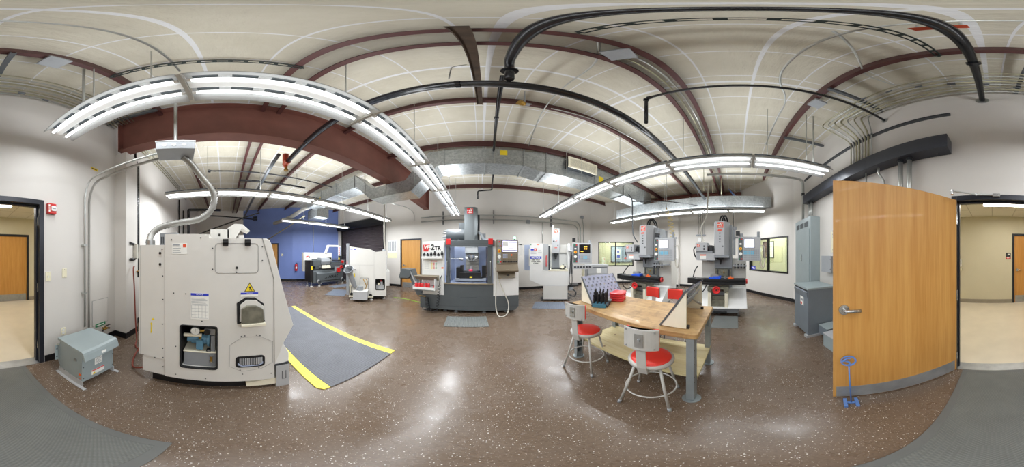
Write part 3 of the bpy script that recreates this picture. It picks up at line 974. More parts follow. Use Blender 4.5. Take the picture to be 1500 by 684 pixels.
# bundle along the door wall, bending down into the wireway
nb = 8
pos = ['first', 'second', 'third', 'fourth', 'fifth', 'sixth', 'seventh', 'eighth']
for i in range(nb):
    y = -1.69 + 0.055*i
    xd = 1.56 + 0.064*i
    thick = i in (1, 4)
    r = 0.016 if thick else 0.011
    pts = [(-2.10, y, 4.165), (xd + 0.06 + 0.02*i, y, 4.165), (xd + 0.02*i, y + 0.06, 3.98), (xd, -1.70, 3.66), (xd, -1.70, 3.05)]
    pipe('conduit', '%s thin steel conduit out from the door wall in the ceiling bundle' % pos[i], pts, r, 'emtd' if i % 3 else 'emt', 'conduit', 'conduits along the door wall', 0.12,
         parts=(('coupling', (lambda y=y, r=r, i=i: MB('strut').cyl((-0.9 + 0.31*i, y, 4.165), (-0.82 + 0.31*i, y, 4.165), r*1.35, n=8))),
                ('coupling', (lambda xd=xd, r=r: MB('strut').cyl((xd, -1.70, 3.60), (xd, -1.70, 3.65), r*1.35, n=8)))))
t = thing('wall_strut', 'long grey strut rail on the door wall above the wireway', 'strut', (0, -1.75, 3.6))
b = MB('strut'); b.box(0.46, 3.9, 0.0, 0.01, -0.02, 0.02); b.box(0.46, 3.9, 0.01, 0.042, 0.012, 0.02); b.box(0.46, 3.9, 0.01, 0.042, -0.02, -0.012); b.build('channel', t)
t = thing('wireway', 'dark slate wireway box running along the door wall', 'wireway', (0, -1.75, 2.78))
MB('wireway').box(0.45, 3.62, 0, 0.19, 0, 0.22).build('trough', t, 0.004)
b = MB('wireway')
for k in range(1, 6): b.box(0.45 + k*0.55 - 0.002, 0.45 + k*0.55 + 0.002, 0.19, 0.192, 0.004, 0.216)
b.box(0.448, 0.45, 0.01, 0.18, 0.01, 0.21)
b.build('cover_seams', t)
b = MB('steel')
for k in range(7): b.cyl((0.6 + k*0.45, 0.06 + 0.05*(k % 2), -0.004), (0.6 + k*0.45, 0.06 + 0.05*(k % 2), 0), 0.007, n=8)
b.build('screw', t)
for lb, x, zb, r in (('fat steel conduit pair under the wireway, nearer the camera end', 0.93, 2.0, 0.032), ('fat steel conduit pair under the wireway, farther along', 1.05, 2.0, 0.032), ('thick conduit dropping behind the top of the open door edge', 2.02, 1.2, 0.03), ('thick conduit beside the door edge dropping from the wireway', 2.12, 1.2, 0.03), ('thick conduit from the wireway into the electric panel', 3.35, 2.3, 0.032), ('left thick conduit from the wireway into the electric panel', 3.46, 2.3, 0.032)):
    pipe('conduit_drop', lb, [(x, -1.66, 2.78), (x, -1.66, zb)], r, 'emt', 'conduit', 'drops below the wireway', parts=(('connector', lambda x=x, r=r: MB('ddgrey').cyl((x, -1.66, 2.74), (x, -1.66, 2.78), r*1.3, n=12)),))
pipe('conduit_drop', 'thin offset conduit dropping below the wireway over the door', [(1.63, -1.66, 2.78), (1.63, -1.66, 2.55), (1.57, -1.72, 2.45), (1.57, -1.72, 2.0)], 0.014, 'emt', 'conduit', None, 0.05)
pipe('conduit_drop', 'bent thin conduit dropping below the wireway', [(1.40, -1.66, 2.78), (1.40, -1.66, 2.68), (1.35, -1.72, 2.56), (1.35, -1.72, 2.0)], 0.018, 'emt', 'conduit', None, 0.05)
pipe('corner_conduit', 'thick conduit elbowing down the wall into the top of the panel', [(3.84, 0.7, 3.6), (3.84, -1.3, 3.6), (3.84, -1.66, 3.6), (3.84, -1.66, 2.36)], 0.036, 'emt', 'conduit', None, 0.3, parts=(('coupling', lambda: MB('ddgrey').cyl((3.84, -1.66, 3.1), (3.84, -1.66, 3.18), 0.045, n=12)),))
# single conduits on the ceiling
pipe('ceiling_conduit', 'grey conduit crossing the ceiling above the doorway mat', [(3.4, -0.62, 4.31), (1.9, -0.62, 4.31), (1.45, -0.36, 4.31), (-1.27, -0.36, 4.31)], 0.012, 'emt', 'conduit', None, 0.3)
pipe('ceiling_conduit', 'grey conduit running away overhead left of the far light row', [(0.44, 0.5, 4.31), (0.80, 0.9, 4.31), (0.82, 2.0, 4.24), (1.0, 3.3, 4.24)], 0.010, 'emt', 'conduit', None, 0.3)
pipe('ceiling_conduit', 'pair conduit beside the double purlin, left one', [(0.74, 0.60, 4.28), (6.9, 0.60, 4.28)], 0.011, 'emt', 'conduit', 'conduits between the double purlin', 0.3)
pipe('ceiling_conduit', 'pair conduit beside the double purlin, right one', [(0.74, 0.66, 4.28), (6.9, 0.66, 4.28)], 0.011, 'emtd', 'conduit', 'conduits between the double purlin', 0.3)
pipe('ceiling_conduit', 'slim bent conduit joining the bundle near the gas pipe', [(0.45, -0.3, 4.31), (1.0, -1.0, 4.3), (0.9, -1.32, 4.22), (0.7, -1.34, 4.18)], 0.009, 'emt', 'conduit', None, 0.12)
pipe('ceiling_conduit', 'thin conduit crossing above the bench light row', [(0.9, 1.95, 4.22), (6.8, 1.62, 4.22)], 0.009, 'emt', 'conduit', None, 0.1)
for lb, x, y, z, rz in (('flat grey junction box on the double purlin', 0.72, 0.63, 4.22, 20), ('small grey junction box on the purlin right of the gas pipe', 1.78, -0.96, 4.2, 10), ('small grey junction box on the purlin above the doorway', -0.55, -0.95, 4.2, 5)):
    t = thing('junction_box', lb, 'junction box', (x, y, z), rz)
    MB('keys').box(-0.09, 0.09, -0.09, 0.09, 0, 0.05).build('box', t, 0.004)
    b = MB('keys'); b.box(-0.04, 0.04, -0.04, 0.04, -0.003, 0); b.build('cover', t)
t = thing('sensor', 'round brass occupancy sensor hanging near the cross pipe', 'sensor', (0.50, 1.80, 4.0))
b = MB('brass'); b.cyl((-0.03, 0, 0), (-0.075, -0.03, 0), 0.045, 0.05); b.ball((-0.02, 0, 0), 0.04); b.build('head', t)
b = MB('keys'); b.box(-0.02, 0.06, -0.02, 0.02, -0.02, 0.02); b.tube(spline([(0.05, 0, 0), (0.1, 0.05, 0.1), (0.02, 0.1, 0.18), (0, 0.1, 0.27)], 6), 0.006, 6); b.cyl((0, 0, 0.02), (0, 0, 0.45), 0.008, n=6); b.build('mount', t)

# ================================================================== FLUORESCENT ROWS
def fixture():
    t = thing('shop_light', 'x', 'light')
    Lh = 0.595
    b = MB('fixture'); b.prism([(-0.05, 0.105), (0.05, 0.105), (0.05, 0.06), (0.03, 0.03), (-0.03, 0.03), (-0.05, 0.06)], 'xz', -Lh, Lh); b.build('housing', t)
    b = MB('reflector')
    for s in (-1, 1):
        def strip(xa, za, xb, zb, y0, y1):
            b.quad((s*xa, y0, za), (s*xb, y0, zb), (s*xb, y1, zb), (s*xa, y1, za))
        strip(0.05, 0.078, 0.062, 0.078, -Lh, Lh)
        strip(0.094, 0.074, 0.108, 0.068, -Lh, Lh)
        n = 6
        p = 2*Lh/n
        for k in range(n):
            y0 = -Lh + k*p
            strip(0.062, 0.078, 0.094, 0.074, y0, y0 + 0.034)
            strip(0.062, 0.078, 0.094, 0.074, y0 + p - 0.034, y0 + p)
        strip(0.108, 0.068, 0.172, -0.008, -Lh, Lh)
        strip(0.172, -0.008, 0.174, -0.014, -Lh, Lh)
    rf = b.build('reflector', t)
    b = MB('dgrey')  # dark strips added above the slots to make them look black
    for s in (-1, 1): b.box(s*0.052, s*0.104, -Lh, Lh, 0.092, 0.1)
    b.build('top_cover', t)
    sd = rf.modifiers.new('thick', 'SOLIDIFY'); sd.thickness = 0.002
    for s in (-1, 1):
        b = MB('tube'); b.cyl((s*0.078, -Lh+0.03, 0.005), (s*0.078, Lh-0.03, 0.005), 0.0155, n=8, cap=False)
        tb = lab(b.build('tube', t), 'lit fluorescent tube')
        b = MB('white')
        for e in (-1, 1):
            b.cyl((s*0.078, e*(Lh-0.03), 0.005), (s*0.078, e*(Lh-0.005), 0.005), 0.0165, n=10)
        b.build('tube_socket', tb)
    b = MB('fixgrey'); b.prism([(-0.165, -0.008), (-0.1, 0.08), (0.1, 0.08), (0.165, -0.008), (0.06, -0.006), (-0.06, -0.006)], 'xz', Lh, Lh + 0.026); b.build('joint_plate', t)
    b = MB('emt'); b.cyl((0, 0.4, 0.105), (0, 0.4, CZ - 2.985), 0.006, n=6); b.build('hanger', t)
    for nm, x, z, wd, watts, rx in (('uplight', 0, 0.14, 0.24, UPLIGHT_WATTS[0], 180), ('tube_light', -0.078, -0.013, 0.026, STRIP_WATTS[0], 0), ('tube_light', 0.078, -0.013, 0.026, STRIP_WATTS[0], 0)):
        ld = bpy.data.lights.new(nm, 'AREA'); ld.shape = 'RECTANGLE'; ld.size = wd; ld.size_y = 1.1; ld.energy = watts; ld.color = (0.93, 0.965, 1.0)
        lo = bpy.data.objects.new(nm, ld); COL.objects.link(lo); lo.parent = t; lo.location = (x, 0, z); lo.rotation_euler = (R(rx), 0, 0)
    return t
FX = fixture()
used = False
rows = [('row left of the camera', -0.87, -1.43, 6), ('row above the bench', 2.30, -1.45, 6), ('far right row', 5.30, -0.95, 5), ('row beyond the red beam', -3.72, -1.4, 6), ('short row by the blue wall', -6.4, 2.35, 3)]
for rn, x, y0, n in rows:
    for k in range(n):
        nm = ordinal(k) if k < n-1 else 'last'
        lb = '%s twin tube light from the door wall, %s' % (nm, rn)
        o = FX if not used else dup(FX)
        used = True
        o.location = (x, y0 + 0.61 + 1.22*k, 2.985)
        far = 1.0 if rows.index((rn, x, y0, n)) > 1 else max(0.0, (k - 2) / 3.0)
        if rn == 'far right row' and k == 0: far = 0.25
        for c in kids(o):
            if c.type == 'LIGHT':
                c.data = c.data.copy()
                pr = UPLIGHT_WATTS if c.name.startswith('uplight') else STRIP_WATTS
                c.data.energy = pr[0] + (pr[1] - pr[0]) * far
        o['label'] = lb
        o['group'] = 'twin tube lights, ' + rn
        zmax = {(2, 3): 3.61, (4, 1): 3.29}.get((rows.index((rn, x, y0, n)), k))
        if zmax:
            for c in kids(o):
                if c.name.startswith('hanger'): c.scale = (1, 1, (zmax - 2.985) / (CZ - 2.985))

for x, y, r, lb in ((-.87, -1.02, .014, 'thick power rod down to the door wall end of the left light row'), (-.87, -.90, .007, 'thin rod beside the power rod over the left light row'), (2.30, -1.17, .012, 'thick power rod down to the door wall end of the bench light row'), (2.30, -1.05, .007, 'thin rod beside the power rod over the bench light row')):
    tag(MB('emt').cyl((x, y, 3.09), (x, y, CZ), r, n=8).build('light_drop'), lb, 'rod')
pipe('power_drop', 'tall pale conduit dropping to the white turning centre by the roll-up door', [(-3.12, 4.65, CZ), (-3.12, 4.65, 2.0), (-3.15, 4.75, 1.66)], .025, 'hose_grey', 'conduit', None, .1)

# ================================================================== MACHINES
def emblem(b, o, right, up, w, red='logored'):
    """square red badge with the slanted white H mark and the small word below"""
    r_, u_ = Vector(right), Vector(up)
    n_ = r_.cross(u_)
    o = Vector(o)
    def q(pts, lift):
        b.quad(*[o + r_*(x*w) + u_*(y*w) + n_*lift for x, y in pts])
    b.m(red); q([(-.5, -.5), (.5, -.5), (.5, .5), (-.5, .5)], 0.002)
    b.m('paper')
    q([(-.18, -.12), (-.04, -.12), (.16, .40), (.02, .40)], 0.004)
    q([(.08, -.12), (.22, -.12), (.42, .40), (.28, .40)], 0.004)
    q([(-.5, .05), (.26, .05), (.29, .15), (-.5, .15)], 0.004)
    b.text('Haas', w*0.27, o - u_*(0.32*w), right, up, w*0.01, 0.2, 0.004, 1.25)

def screws(b, pts, y=-0.003, r=0.006):
    for x, z in pts:
        b.cyl((x, 0.0, z), (x, y, z), r, n=8)

def knob_row(b, pts, y, r=0.012):
    for x, z, k in pts:
        b.m(k); b.cyl((x, y, z), (x, y-0.012, z), r, r*0.9, 12)

# ------------------------------------------------------------------ the large turning centre beside the camera
t = thing('turning_center', 'large off white turning centre with a pump window, nearest to the camera', 'lathe', (-1.36, 0, 0), 90)
D = 2.3
b = MB('cream')
b.prism([(-.52, .165), (-.379, .164), (-.379, .85), (-.379, 1.672), (-.524, 1.677)], 'xz', 0, .5)
b.prism([(-.063, .161), (.427, .157), (.427, .5), (.42, 1.28), (.317, 1.631), (-.063, 1.63)], 'xz', 0, .5)
b.prism([(-.379, .847), (-.063, .847), (-.063, 1.63), (-.13, 1.63), (-.13, 1.665), (-.379, 1.672)], 'xz', 0, .5)
b.prism([(-.379, .164), (-.063, .161), (-.063, .341), (-.379, .345)], 'xz', 0, .5)
b.prism([(-.52, .165), (.427, .157), (.42, 1.28), (.317, 1.631), (-.13, 1.63), (-.13, 1.665), (-.524, 1.677)], 'xz', .5, D)
b.build('body', t)
b = MB('cream'); b.prism([(-.79, .409), (-.523, .404), (-.528, 1.579), (-.79, 1.586)], 'xz', 0.004, D)
b.prism([(-.755, .169), (-.523, .165), (-.523, .4), (-.755, .405)], 'xz', 0.012, D)
b.m('creamseam'); b.box(-.526, -.521, .002, .01, .17, 1.58); b.box(-.775, -.772, 0.002, 0.01, .41, 1.58)
b.build('rear_cabinet', t, 0.003)
b = MB('black'); b.box(-.68, .40, .08, D-.05, 0.0, .165); b.build('base', t)
b = MB('cream'); b.prism([(.43, .345), (.514, .621), (.611, .81), (.404, 1.582), (.386, 1.618), (.36, 1.631), (.322, 1.631), (.424, 1.282)], 'xz', -0.002, D)
b.build('front_cover', t, 0.006)
b = MB('creamseam'); b.prism([(.317, 1.631), (.321, 1.631), (.424, 1.282), (.431, .16), (.427, .16), (.42, 1.282)], 'xz', -0.003, 0.02); b.build('cover_seam', t)
b = MB('white'); b.prism([(.432, .42), (.50, .60), (.515, .615), (.569, .485), (.569, .37), (.432, .34)], 'xz', .01, D); b.build('front_tray', t, 0.004)
b = MB('grey'); b.box(.445, .569, .0, .32, 0.0, .335); b.m('ddgrey'); b.box(.50, .505, -.003, 0, .13, .25); b.box(.535, .54, -.003, 0, .13, .25); b.box(.50, .54, -.003, 0, .125, .13); b.box(.43, .57, .002, .3, .335, .36)
b.build('front_leg', t, 0.004)
b = MB('grey'); b.box(.445, .569, D-.4, D-.05, 0.0, .335); b.build('front_leg', t, 0.004)
b = MB('creamp'); b.prism([(.184, .06), (.184, .12), (.445, .15), (.445, .05)], 'xz', .01, .4); b.build('foot_bar', t)
# pump window
ow = rbox(-.385, -.057, .335, .853, .03); iw = rbox(-.374, -.068, .346, .842, .025)
MB('blackrub').frame_prism(ow, iw, 'xz', -0.005, 0.03).build('window_edging', t)
MB('black').box(-.379, -.063, .46, .49, .341, .847).box(-.379, -.374, .03, .46, .341, .847).box(-.068, -.063, .03, .46, .341, .847).build('window_recess', t)
p = MB('mgrey'); p.box(-.36, -.072, .045, .42, .346, .525); p.m('creamp'); p.box(-.365, -.07, .04, .425, .525, .537); p.m('brass'); p.cyl((-.115, .038, .42), (-.115, .038, .50), .012, n=10); p.m('steel'); p.cyl((-.115, .04, .415), (-.115, .04, .425), .02); p.cyl((-.115, .04, .495), (-.115, .04, .505), .02)
p = lab(p.build('oil_tank', t, 0.003), 'grey hydraulic oil tank')
b = MB('bluemotor'); b.cyl((-.13, .14, .64), (-.30, .14, .64), .055, n=18); b.box(-.25, -.19, .05, .15, .56, .665); b.cyl((-.155, .14, .64), (-.135, .14, .64), .08, n=18); b.cyl((-.30, .12, .64), (-.34, .12, .64), .032, n=12); b.m('black'); b.cyl((-.22, .1, .537), (-.22, .1, .565), .022, n=10); b.m('brass'); b.cyl((-.22, .09, .665), (-.22, .09, .72), .014, n=10)
lab(b.build('hydraulic_pump', t), 'blue hydraulic pump')
b = MB('steel'); b.cyl((-.255, .06, .775), (-.255, .035, .775), .042, n=24); b.m('paper'); b.cyl((-.255, .0345, .775), (-.255, .0335, .775), .037, n=24); b.m('ink'); b.box(-.257, -.253, .031, .033, .768, .80); b.build('pressure_gauge', t)
b = MB('creamp'); b.cyl((-.36, .06, .715), (-.20, .06, .725), .018, n=12); b.m('brass'); b.cyl((-.22, .06, .77), (-.16, .06, .77), .014); b.m('steel'); b.box(-.175, -.08, .05, .15, .735, .80); b.m('black'); b.cyl((-.15, .05, .77), (-.15, .03, .77), .028); b.m('mgrey'); b.box(-.12, -.082, .06, .14, .54, .72); b.m('black'); b.cyl((-.14, .08, .55), (-.14, .05, .55), .02); b.m('steel'); b.cyl((-.14, .05, .55), (-.14, .045, .55), .012)
b.build('valve_block', t)
# hatch, hood, vent
def seam(name, poly_o, poly_i, parent, k='creamseam', y0=-0.0025, y1=0.002):
    return MB(k).frame_prism(poly_o, poly_i, 'xz', y0, y1).build(name, parent)
h = seam('access_hatch', rbox(-.081, .287, 1.335, 1.588, .03), rbox(-.077, .283, 1.339, 1.584, .027), t)
for x in (.008, .193):
    b = MB('blackrub'); b.box(x-.024, x+.024, -.016, 0, 1.565, 1.595); b.box(x-.024, x+.024, -.02, 0, 1.595, 1.622); b.cyl((x-.024, -.012, 1.592), (x+.024, -.012, 1.592), .012, n=10); b.build('hinge', h, 0.003)
b = MB('blackrub'); b.cyl((.102, 0, 1.382), (.102, -.008, 1.382), .011, n=14); b.build('latch', h)
hood = [(.102, 1.076), (.173, 1.124), (.256, 1.121), (.332, 1.062), (.342, .875), (.105, .880)]
b = MB('blackrub'); b.prism(hood, 'xz', -.008, .002); b.build('coolant_opening', t)
b = MB('cream'); b.prism([(.13, 1.062), (.182, 1.104), (.262, 1.10), (.33, 1.04), (.335, .905), (.125, .905)], 'xz', -.02, -.006)
b.m('coolant'); b.prism([(.14, 1.03), (.165, 1.045), (.185, 1.058), (.262, 1.055), (.29, 1.04), (.318, 1.02), (.323, .90), (.138, .895)], 'xz', -.05, -.012)
b.m('creamp'); b.prism([(.135, .868), (.135, .89), (.335, .895), (.338, .872)], 'xz', -.062, -.006)
lab(b.build('coolant_guard', t, 0.002), 'grimy metal guard')
seam('octagon_seam', [(.04, .65), (.14, .735), (.30, .735), (.415, .66), (.415, .40), (.31, .33), (.14, .31), (.04, .385)], [(.042, .649), (.141, .733), (.299, .733), (.413, .659), (.413, .401), (.309, .332), (.141, .312), (.042, .386)], t)
b = MB('blackrub'); b.frame_prism(rbox(.092, .342, .367, .513, .035), rbox(.104, .33, .379, .501, .028), 'xz', -.006, .002); b.prism(rbox(.104, .33, .379, .501, .028), 'xz', -.001, .001)
b.m('grey')
for k in range(13): b.box(.125 + k*.0155, .134 + k*.0155, -.006, -.001, .40, .485)
b.m('lav'); b.prism([(.11, .43), (.15, .39), (.29, .39), (.325, .43), (.325, .405), (.295, .382), (.145, .382), (.11, .405)], 'xz', -.007, -.001)
b.build('vent_grille', t)
# labels
b = MB('paper'); b.box(-.454, -.319, -.002, 0, 1.496, 1.589); b.m('logored'); b.box(-.355, -.325, -.003, -.002, 1.555, 1.583); b.m('keys')
for k in range(4): b.box(-.448, -.375 - .01*(k % 2), -.003, -.002, 1.51 + k*.018, 1.514 + k*.018)
b.box(-.448, -.385, -.003, -.002, 1.572, 1.582); b.build('maker_plate', t)
b = MB('paper'); b.box(-.286, -.133, -.002, 0, .917, 1.16); b.m('blueink'); b.box(-.286, -.133, -.003, -.002, 1.138, 1.16); b.m('paper'); b.text('NOTICE', .016, (-.21, -.003, 1.149)); b.m('keys')
for k in range(6): b.box(-.28, -.145 - .012*(k % 3), -.003, -.002, 1.06 + k*.011, 1.063 + k*.011)
for k in range(5): b.box(-.28 + k*.03, -.278 + k*.03, -.003, -.002, .93, 1.05)
for k in range(5): b.box(-.28, -.139, -.003, -.002, .93 + k*.03, .932 + k*.03)
b.build('notice_label', t)
b = MB('ink'); b.prism([(.211, 1.256), (.165, 1.175), (.257, 1.175)], 'xz', -.001, 0.001); b.m('label_yellow'); b.prism([(.211, 1.246), (.174, 1.180), (.248, 1.180)], 'xz', -.003, 0.0)
b.m('ink'); b.prism([(.205, 1.185), (.212, 1.2), (.203, 1.213), (.213, 1.222), (.222, 1.212), (.216, 1.2), (.232, 1.188), (.228, 1.184), (.214, 1.194)], 'xz', -.0045, -.003)
b.m('paper'); b.box(.135, .284, -.002, 0, 1.132, 1.169); b.m('blueink'); b.box(.135, .284, -.003, -.002, 1.152, 1.169); b.m('paper'); b.text('NOTICE', .013, (.21, -.003, 1.1605))
b.build('warning_label', t)
b = MB('ddgrey')
screws(b, [(-.548, 1.54), (-.543, 1.30), (-.541, 1.08), (-.545, .83), (-.543, .55), (-.54, .43), (-.54, .30), (-.74, .415), (-.62, .41), (-.46, 1.625), (-.2, 1.635), (-.19, .9), (.32, 1.44), (-.10, 1.545), (-.10, 1.37), (.32, 1.56), (-.44, 1.15), (-.33, 1.15), (-.42, .60), (-.42, .22), (-.16, .20), (.15, .27), (.40, .24), (.13, .33), (.29, .345), (.14, .745), (.17, .75), (.27, .75), (.30, .742), (.10, 1.343)], -.0035, .006)
b.build('screw', t)
b = MB('black'); screws(b, [(-.568, 1.506), (-.568, 1.406)], -.003, .013); b.build('cable_hole', t)
b = MB('label_yellow'); b.prism([(-.665, .71), (-.655, .71), (-.648, .80), (-.655, .83), (-.665, .82), (-.658, .79)], 'xz', -.001, .003); b.box(-.65, -.63, -.001, .003, .86, .875); b.build('paint_mark', t)
# top works and front
b = MB('cream'); b.box(-.16, .05, .45, 1.3, 1.6, 1.78); b.prism([(.03, 1.62), (.03, 1.79), (.11, 1.845), (.20, 1.84), (.285, 1.765), (.27, 1.75), (.19, 1.79), (.10, 1.64)], 'xz', .45, .62); b.box(.16, .22, .48, .58, 1.62, 1.72)
b.m('ink'); b.box(-.07, -.05, .447, .45, 1.7, 1.73); b.build('top_guard', t, 0.004)
b = MB('mgrey'); b.box(-.72, -.52, .35, .75, 1.58, 1.74); b.m('ddgrey')
for k in range(8): b.box(-.7 + k*.021, -.69 + k*.021, .345, .35, 1.62, 1.70)
b.build('fan_unit', t, 0.004)
b = MB('steel'); b.tube(fillet([(.63, .4, .95), (.65, .4, 1.0), (.545, .4, 1.36), (.515, .4, 1.34)], .03), .012, 8); b.build('door_handle', t)
b = MB('glassd'); b.prism([(.615, .88), (.62, .882), (.475, 1.42), (.47, 1.418)], 'xz', .7, 1.3); b.build('door_window', t)
b = MB('grey'); b.box(.46, .56, 1.75, 2.2, .95, 1.62); b.m('screenk'); b.box(.56, .563, 1.8, 2.15, 1.3, 1.56); b.build('control_panel', t, 0.006)

# ------------------------------------------------------------------ vertical machining centre in front
t = thing('machining_center', 'open fronted charcoal and white machining centre with a tall column', 'milling machine', (-.3, 4.0, 0), 0)
D = 1.75
b = MB('dgrey')
b.prism([(-1.254, .09), (1.158, .078), (1.25, .176), (1.25, .47), (-1.254, .47)], 'xz', 0, D)
b.box(-.614, .609, 0.0, .1, .47, .775)
b.m('ddgrey'); b.box(-.2, .2, -.004, 0, .44, .446); b.box(-1.254, 1.25, -.003, 0, .19, .194)
b.m('bronzed'); b.box(-.614, .609, -.03, .12, .775, .795)
b.build('base', t, 0.006)
b = MB('white')
b.box(-1.19, -.616, 0.0, .12, .475, 1.855); b.box(-1.19, -1.16, .12, D-.05, .475, 1.855)
b.box(.611, 1.25, 0.0, .12, .475, 1.872); b.box(1.22, 1.25, .12, D-.05, .475, 1.872)
b.build('side_cabinet', t, 0.008)
b = MB('cream'); b.box(-1.19, 1.25, D-.06, D-.02, .475, 1.8); b.m('lav'); b.box(-1.16, 1.22, D-.08, D-.06, .475, 1.8); b.box(-.63, -.616, .12, D-.06, .6, 1.8); b.box(.611, .625, .12, D-.06, .6, 1.8)
b.build('back_enclosure', t)
b = MB('lav'); b.prism([(.1, .775), (D-.06, .66), (D-.06, .47), (.1, .47)], 'yz', -.616, .611); b.build('chip_pan', t)
b = MB('dgrey')
b.box(-.575, .64, -.03, .10, 1.715, 1.87); b.box(-.56, -.475, -.012, .09, .795, 1.72); b.box(.475, .595, -.012, .09, .795, 1.72)
b.m('ddgrey'); b.box(-.575, .64, -.031, -.028, 1.78, 1.785)
b.build('front_frame', t, 0.005)
b = MB('glassd'); b.box(-.475, -.44, .02, .03, .8, 1.7); b.box(.43, .475, .02, .03, .8, 1.7); b.build('door_edge', t)
b = MB('steel'); b.tube(fillet([(-.53, -.01, 1.0), (-.53, -.05, 1.0), (-.53, -.05, 1.35), (-.53, -.01, 1.35)], .02), .01, 8); b.tube(fillet([(.54, -.01, 1.0), (.54, -.05, 1.0), (.54, -.05, 1.35), (.54, -.01, 1.35)], .02), .01, 8); b.build('door_handle', t)
b = MB('accent'); b.box(-.55, -.44, -.045, .0, 1.76, 1.91); b.box(.49, .60, -.045, 0, 1.76, 1.91); b.build('red_bracket', t, 0.004)
b = MB('greymetal'); b.prism([(-.16, .62), (.13, .62), (.21, .70), (.21, 1.5), (-.16, 1.5)], 'xy', 1.74, 2.92)
emblem(b, (-.0, .618, 2.80), (1, 0, 0), (0, 0, 1), .17, 'accent')
b.m('ddgrey'); b.box(.21, .27, .8, 1.3, 1.9, 2.72)
b.build('column', t, 0.005)
b = MB('dgrey'); b.cyl((-.72, .95, 2.12), (-.16, .95, 2.12), .19, n=28); b.box(-.35, -.17, .9, 1.3, 2.2, 2.5); b.box(-.6, .5, .5, 1.4, 1.86, 1.93); b.build('tool_carousel', t, 0.004)
b = MB('keys')
for k in range(7):
    a = 2*PI*k/7
    b.cyl((-.72, .95 + .13*math.cos(a), 2.12 + .13*math.sin(a)), (-.84, .95 + .13*math.cos(a), 2.12 + .13*math.sin(a)), .028, .018, 10)
b.build('tool_holder', t)
b = MB('mgrey'); b.tube(spline([(.21, .8, 2.2), (.32, .7, 2.1), (.4, .5, 1.95), (.55, .3, 1.9)], 6), .035, 10); b.box(.3, .45, .85, 1.1, 1.93, 2.15); b.build('hose_cover', t)
# work area
b = MB('wrap'); b.box(-.17, .24, 1.25, 1.3, .8, 1.6); b.build('way_cover', t)
b = MB('dgrey'); b.box(-.15, .22, .7, 1.3, 1.56, 1.76); b.m('steel'); b.cyl((.03, .85, 1.52), (.03, .85, 1.42), .09, .07, 20); b.cyl((.03, .85, 1.42), (.03, .85, 1.34), .04, .02, 14)
for s in (-1, 1):
    for k in range(3): b.tube(spline([(.03 + s*(.08 + .03*k), .8, 1.52), (.03 + s*(.11 + .03*k), .76, 1.44), (.03 + s*.05, .78, 1.33)], 5), .008, 6)
b.build('spindle_head', t)
b = MB('steel'); b.cyl((-.6, .6, 1.40), (-.3, .6, 1.40), .012, n=8); b.cyl((-.3, .6, 1.40), (-.2, .6, 1.38), .035, n=12); b.build('probe_arm', t)
b = MB('mgrey'); b.box(-.40, .45, .45, 1.1, .78, .86); b.m('black'); b.box(-.38, -.27, .5, .9, .86, 1.16); b.box(.34, .48, .6, .95, .88, 1.2); b.box(-.28, .32, .45, .62, .86, 1.02); b.m('ddgrey'); b.cyl((.03, .72, .9), (.03, .72, 1.06), .26, n=28); b.m('greymetal'); b.cyl((.03, .72, 1.06), (.03, .72, 1.075), .22, n=28)
b.m('black'); b.box(-.27, -.2, .55, .8, 1.0, 1.22)
b.build('trunnion_table', t, 0.004)
b = MB('steel'); b.cyl((.03, .62, 1.07), (.03, .62, 1.14), .06, n=16); b.cyl((.03, .62, 1.14), (.03, .62, 1.20), .045, n=16); b.m('pinkwheel'); b.cyl((.03, .55, 1.05), (.03, .55, 1.10), .065, n=16); b.build('workpiece', t)
b = MB('label_yellow'); b.box(0, .07, .445, .449, .88, .92); b.build('warning_sticker', t)
ld = bpy.data.lights.new('work_light', 'AREA'); ld.size = .5; ld.size_y = .1; ld.shape = 'RECTANGLE'; ld.energy = 6; lo = bpy.data.objects.new('work_light', ld); COL.objects.link(lo); lo.parent = t; lo.location = (0.0, .3, 1.70); lo.rotation_euler = (R(25), 0, 0)
# console
cpt = MB('bronze').box(.678, 1.201, -.14, -.03, 1.287, 1.874)
cpt.m('creamseam'); cpt.box(.70, .79, -.143, -.14, 1.30, 1.86)
cpt.m('bronzed')
cpt.box(.82, 1.19, -.145, -.14, 1.31, 1.55)
cpt = cpt.build('control_panel', t, 0.005)
MB('ddgrey').box(.815, 1.186, -.144, -.14, 1.574, 1.852).build('screen_bezel', cpt)
b = MB('screen').box(.825, 1.178, -.147, -.144, 1.583, 1.844); b.m('white'); b.box(.83, .96, -.149, -.147, 1.70, 1.82); b.m('lav'); b.box(.97, 1.17, -.149, -.147, 1.80, 1.83); b.m('keys'); b.box(.97, 1.17, -.149, -.147, 1.66, 1.67); b.box(.83, 1.17, -.149, -.147, 1.61, 1.63)
lab(b.build('screen', cpt), 'lit lavender screen')
b = MB()
knob_row(b, [(.745, 1.82, 'accent'), (.715, 1.72, 'green'), (.77, 1.72, 'accent'), (.745, 1.60, 'accent'), (.715, 1.34, 'green'), (.78, 1.34, 'accent')], -.143, .018)
b.m('label_yellow'); b.cyl((.745, -.143, 1.60), (.745, -.147, 1.60), .04, n=20); b.m('accent'); b.cyl((.745, -.147, 1.60), (.745, -.17, 1.60), .022, n=16)
b.m('paper'); b.cyl((.745, -.143, 1.46), (.745, -.165, 1.46), .042, n=24); b.cyl((.765, -.165, 1.475), (.765, -.18, 1.475), .008, n=8)
b.build('control_knob', cpt)
b = MB('keys')
for r in range(4):
    for c in range(9):
        if 3 <= c <= 4 and r > 1: continue
        b.m('ink' if r == 0 else ('lav' if (c in (0, 1, 2) and r > 1) else ('orangep' if (r == 3 and c == 5) else 'bronze')))
        b.box(.832 + c*.039, .862 + c*.039, -.15, -.145, 1.325 + r*.054, 1.365 + r*.054)
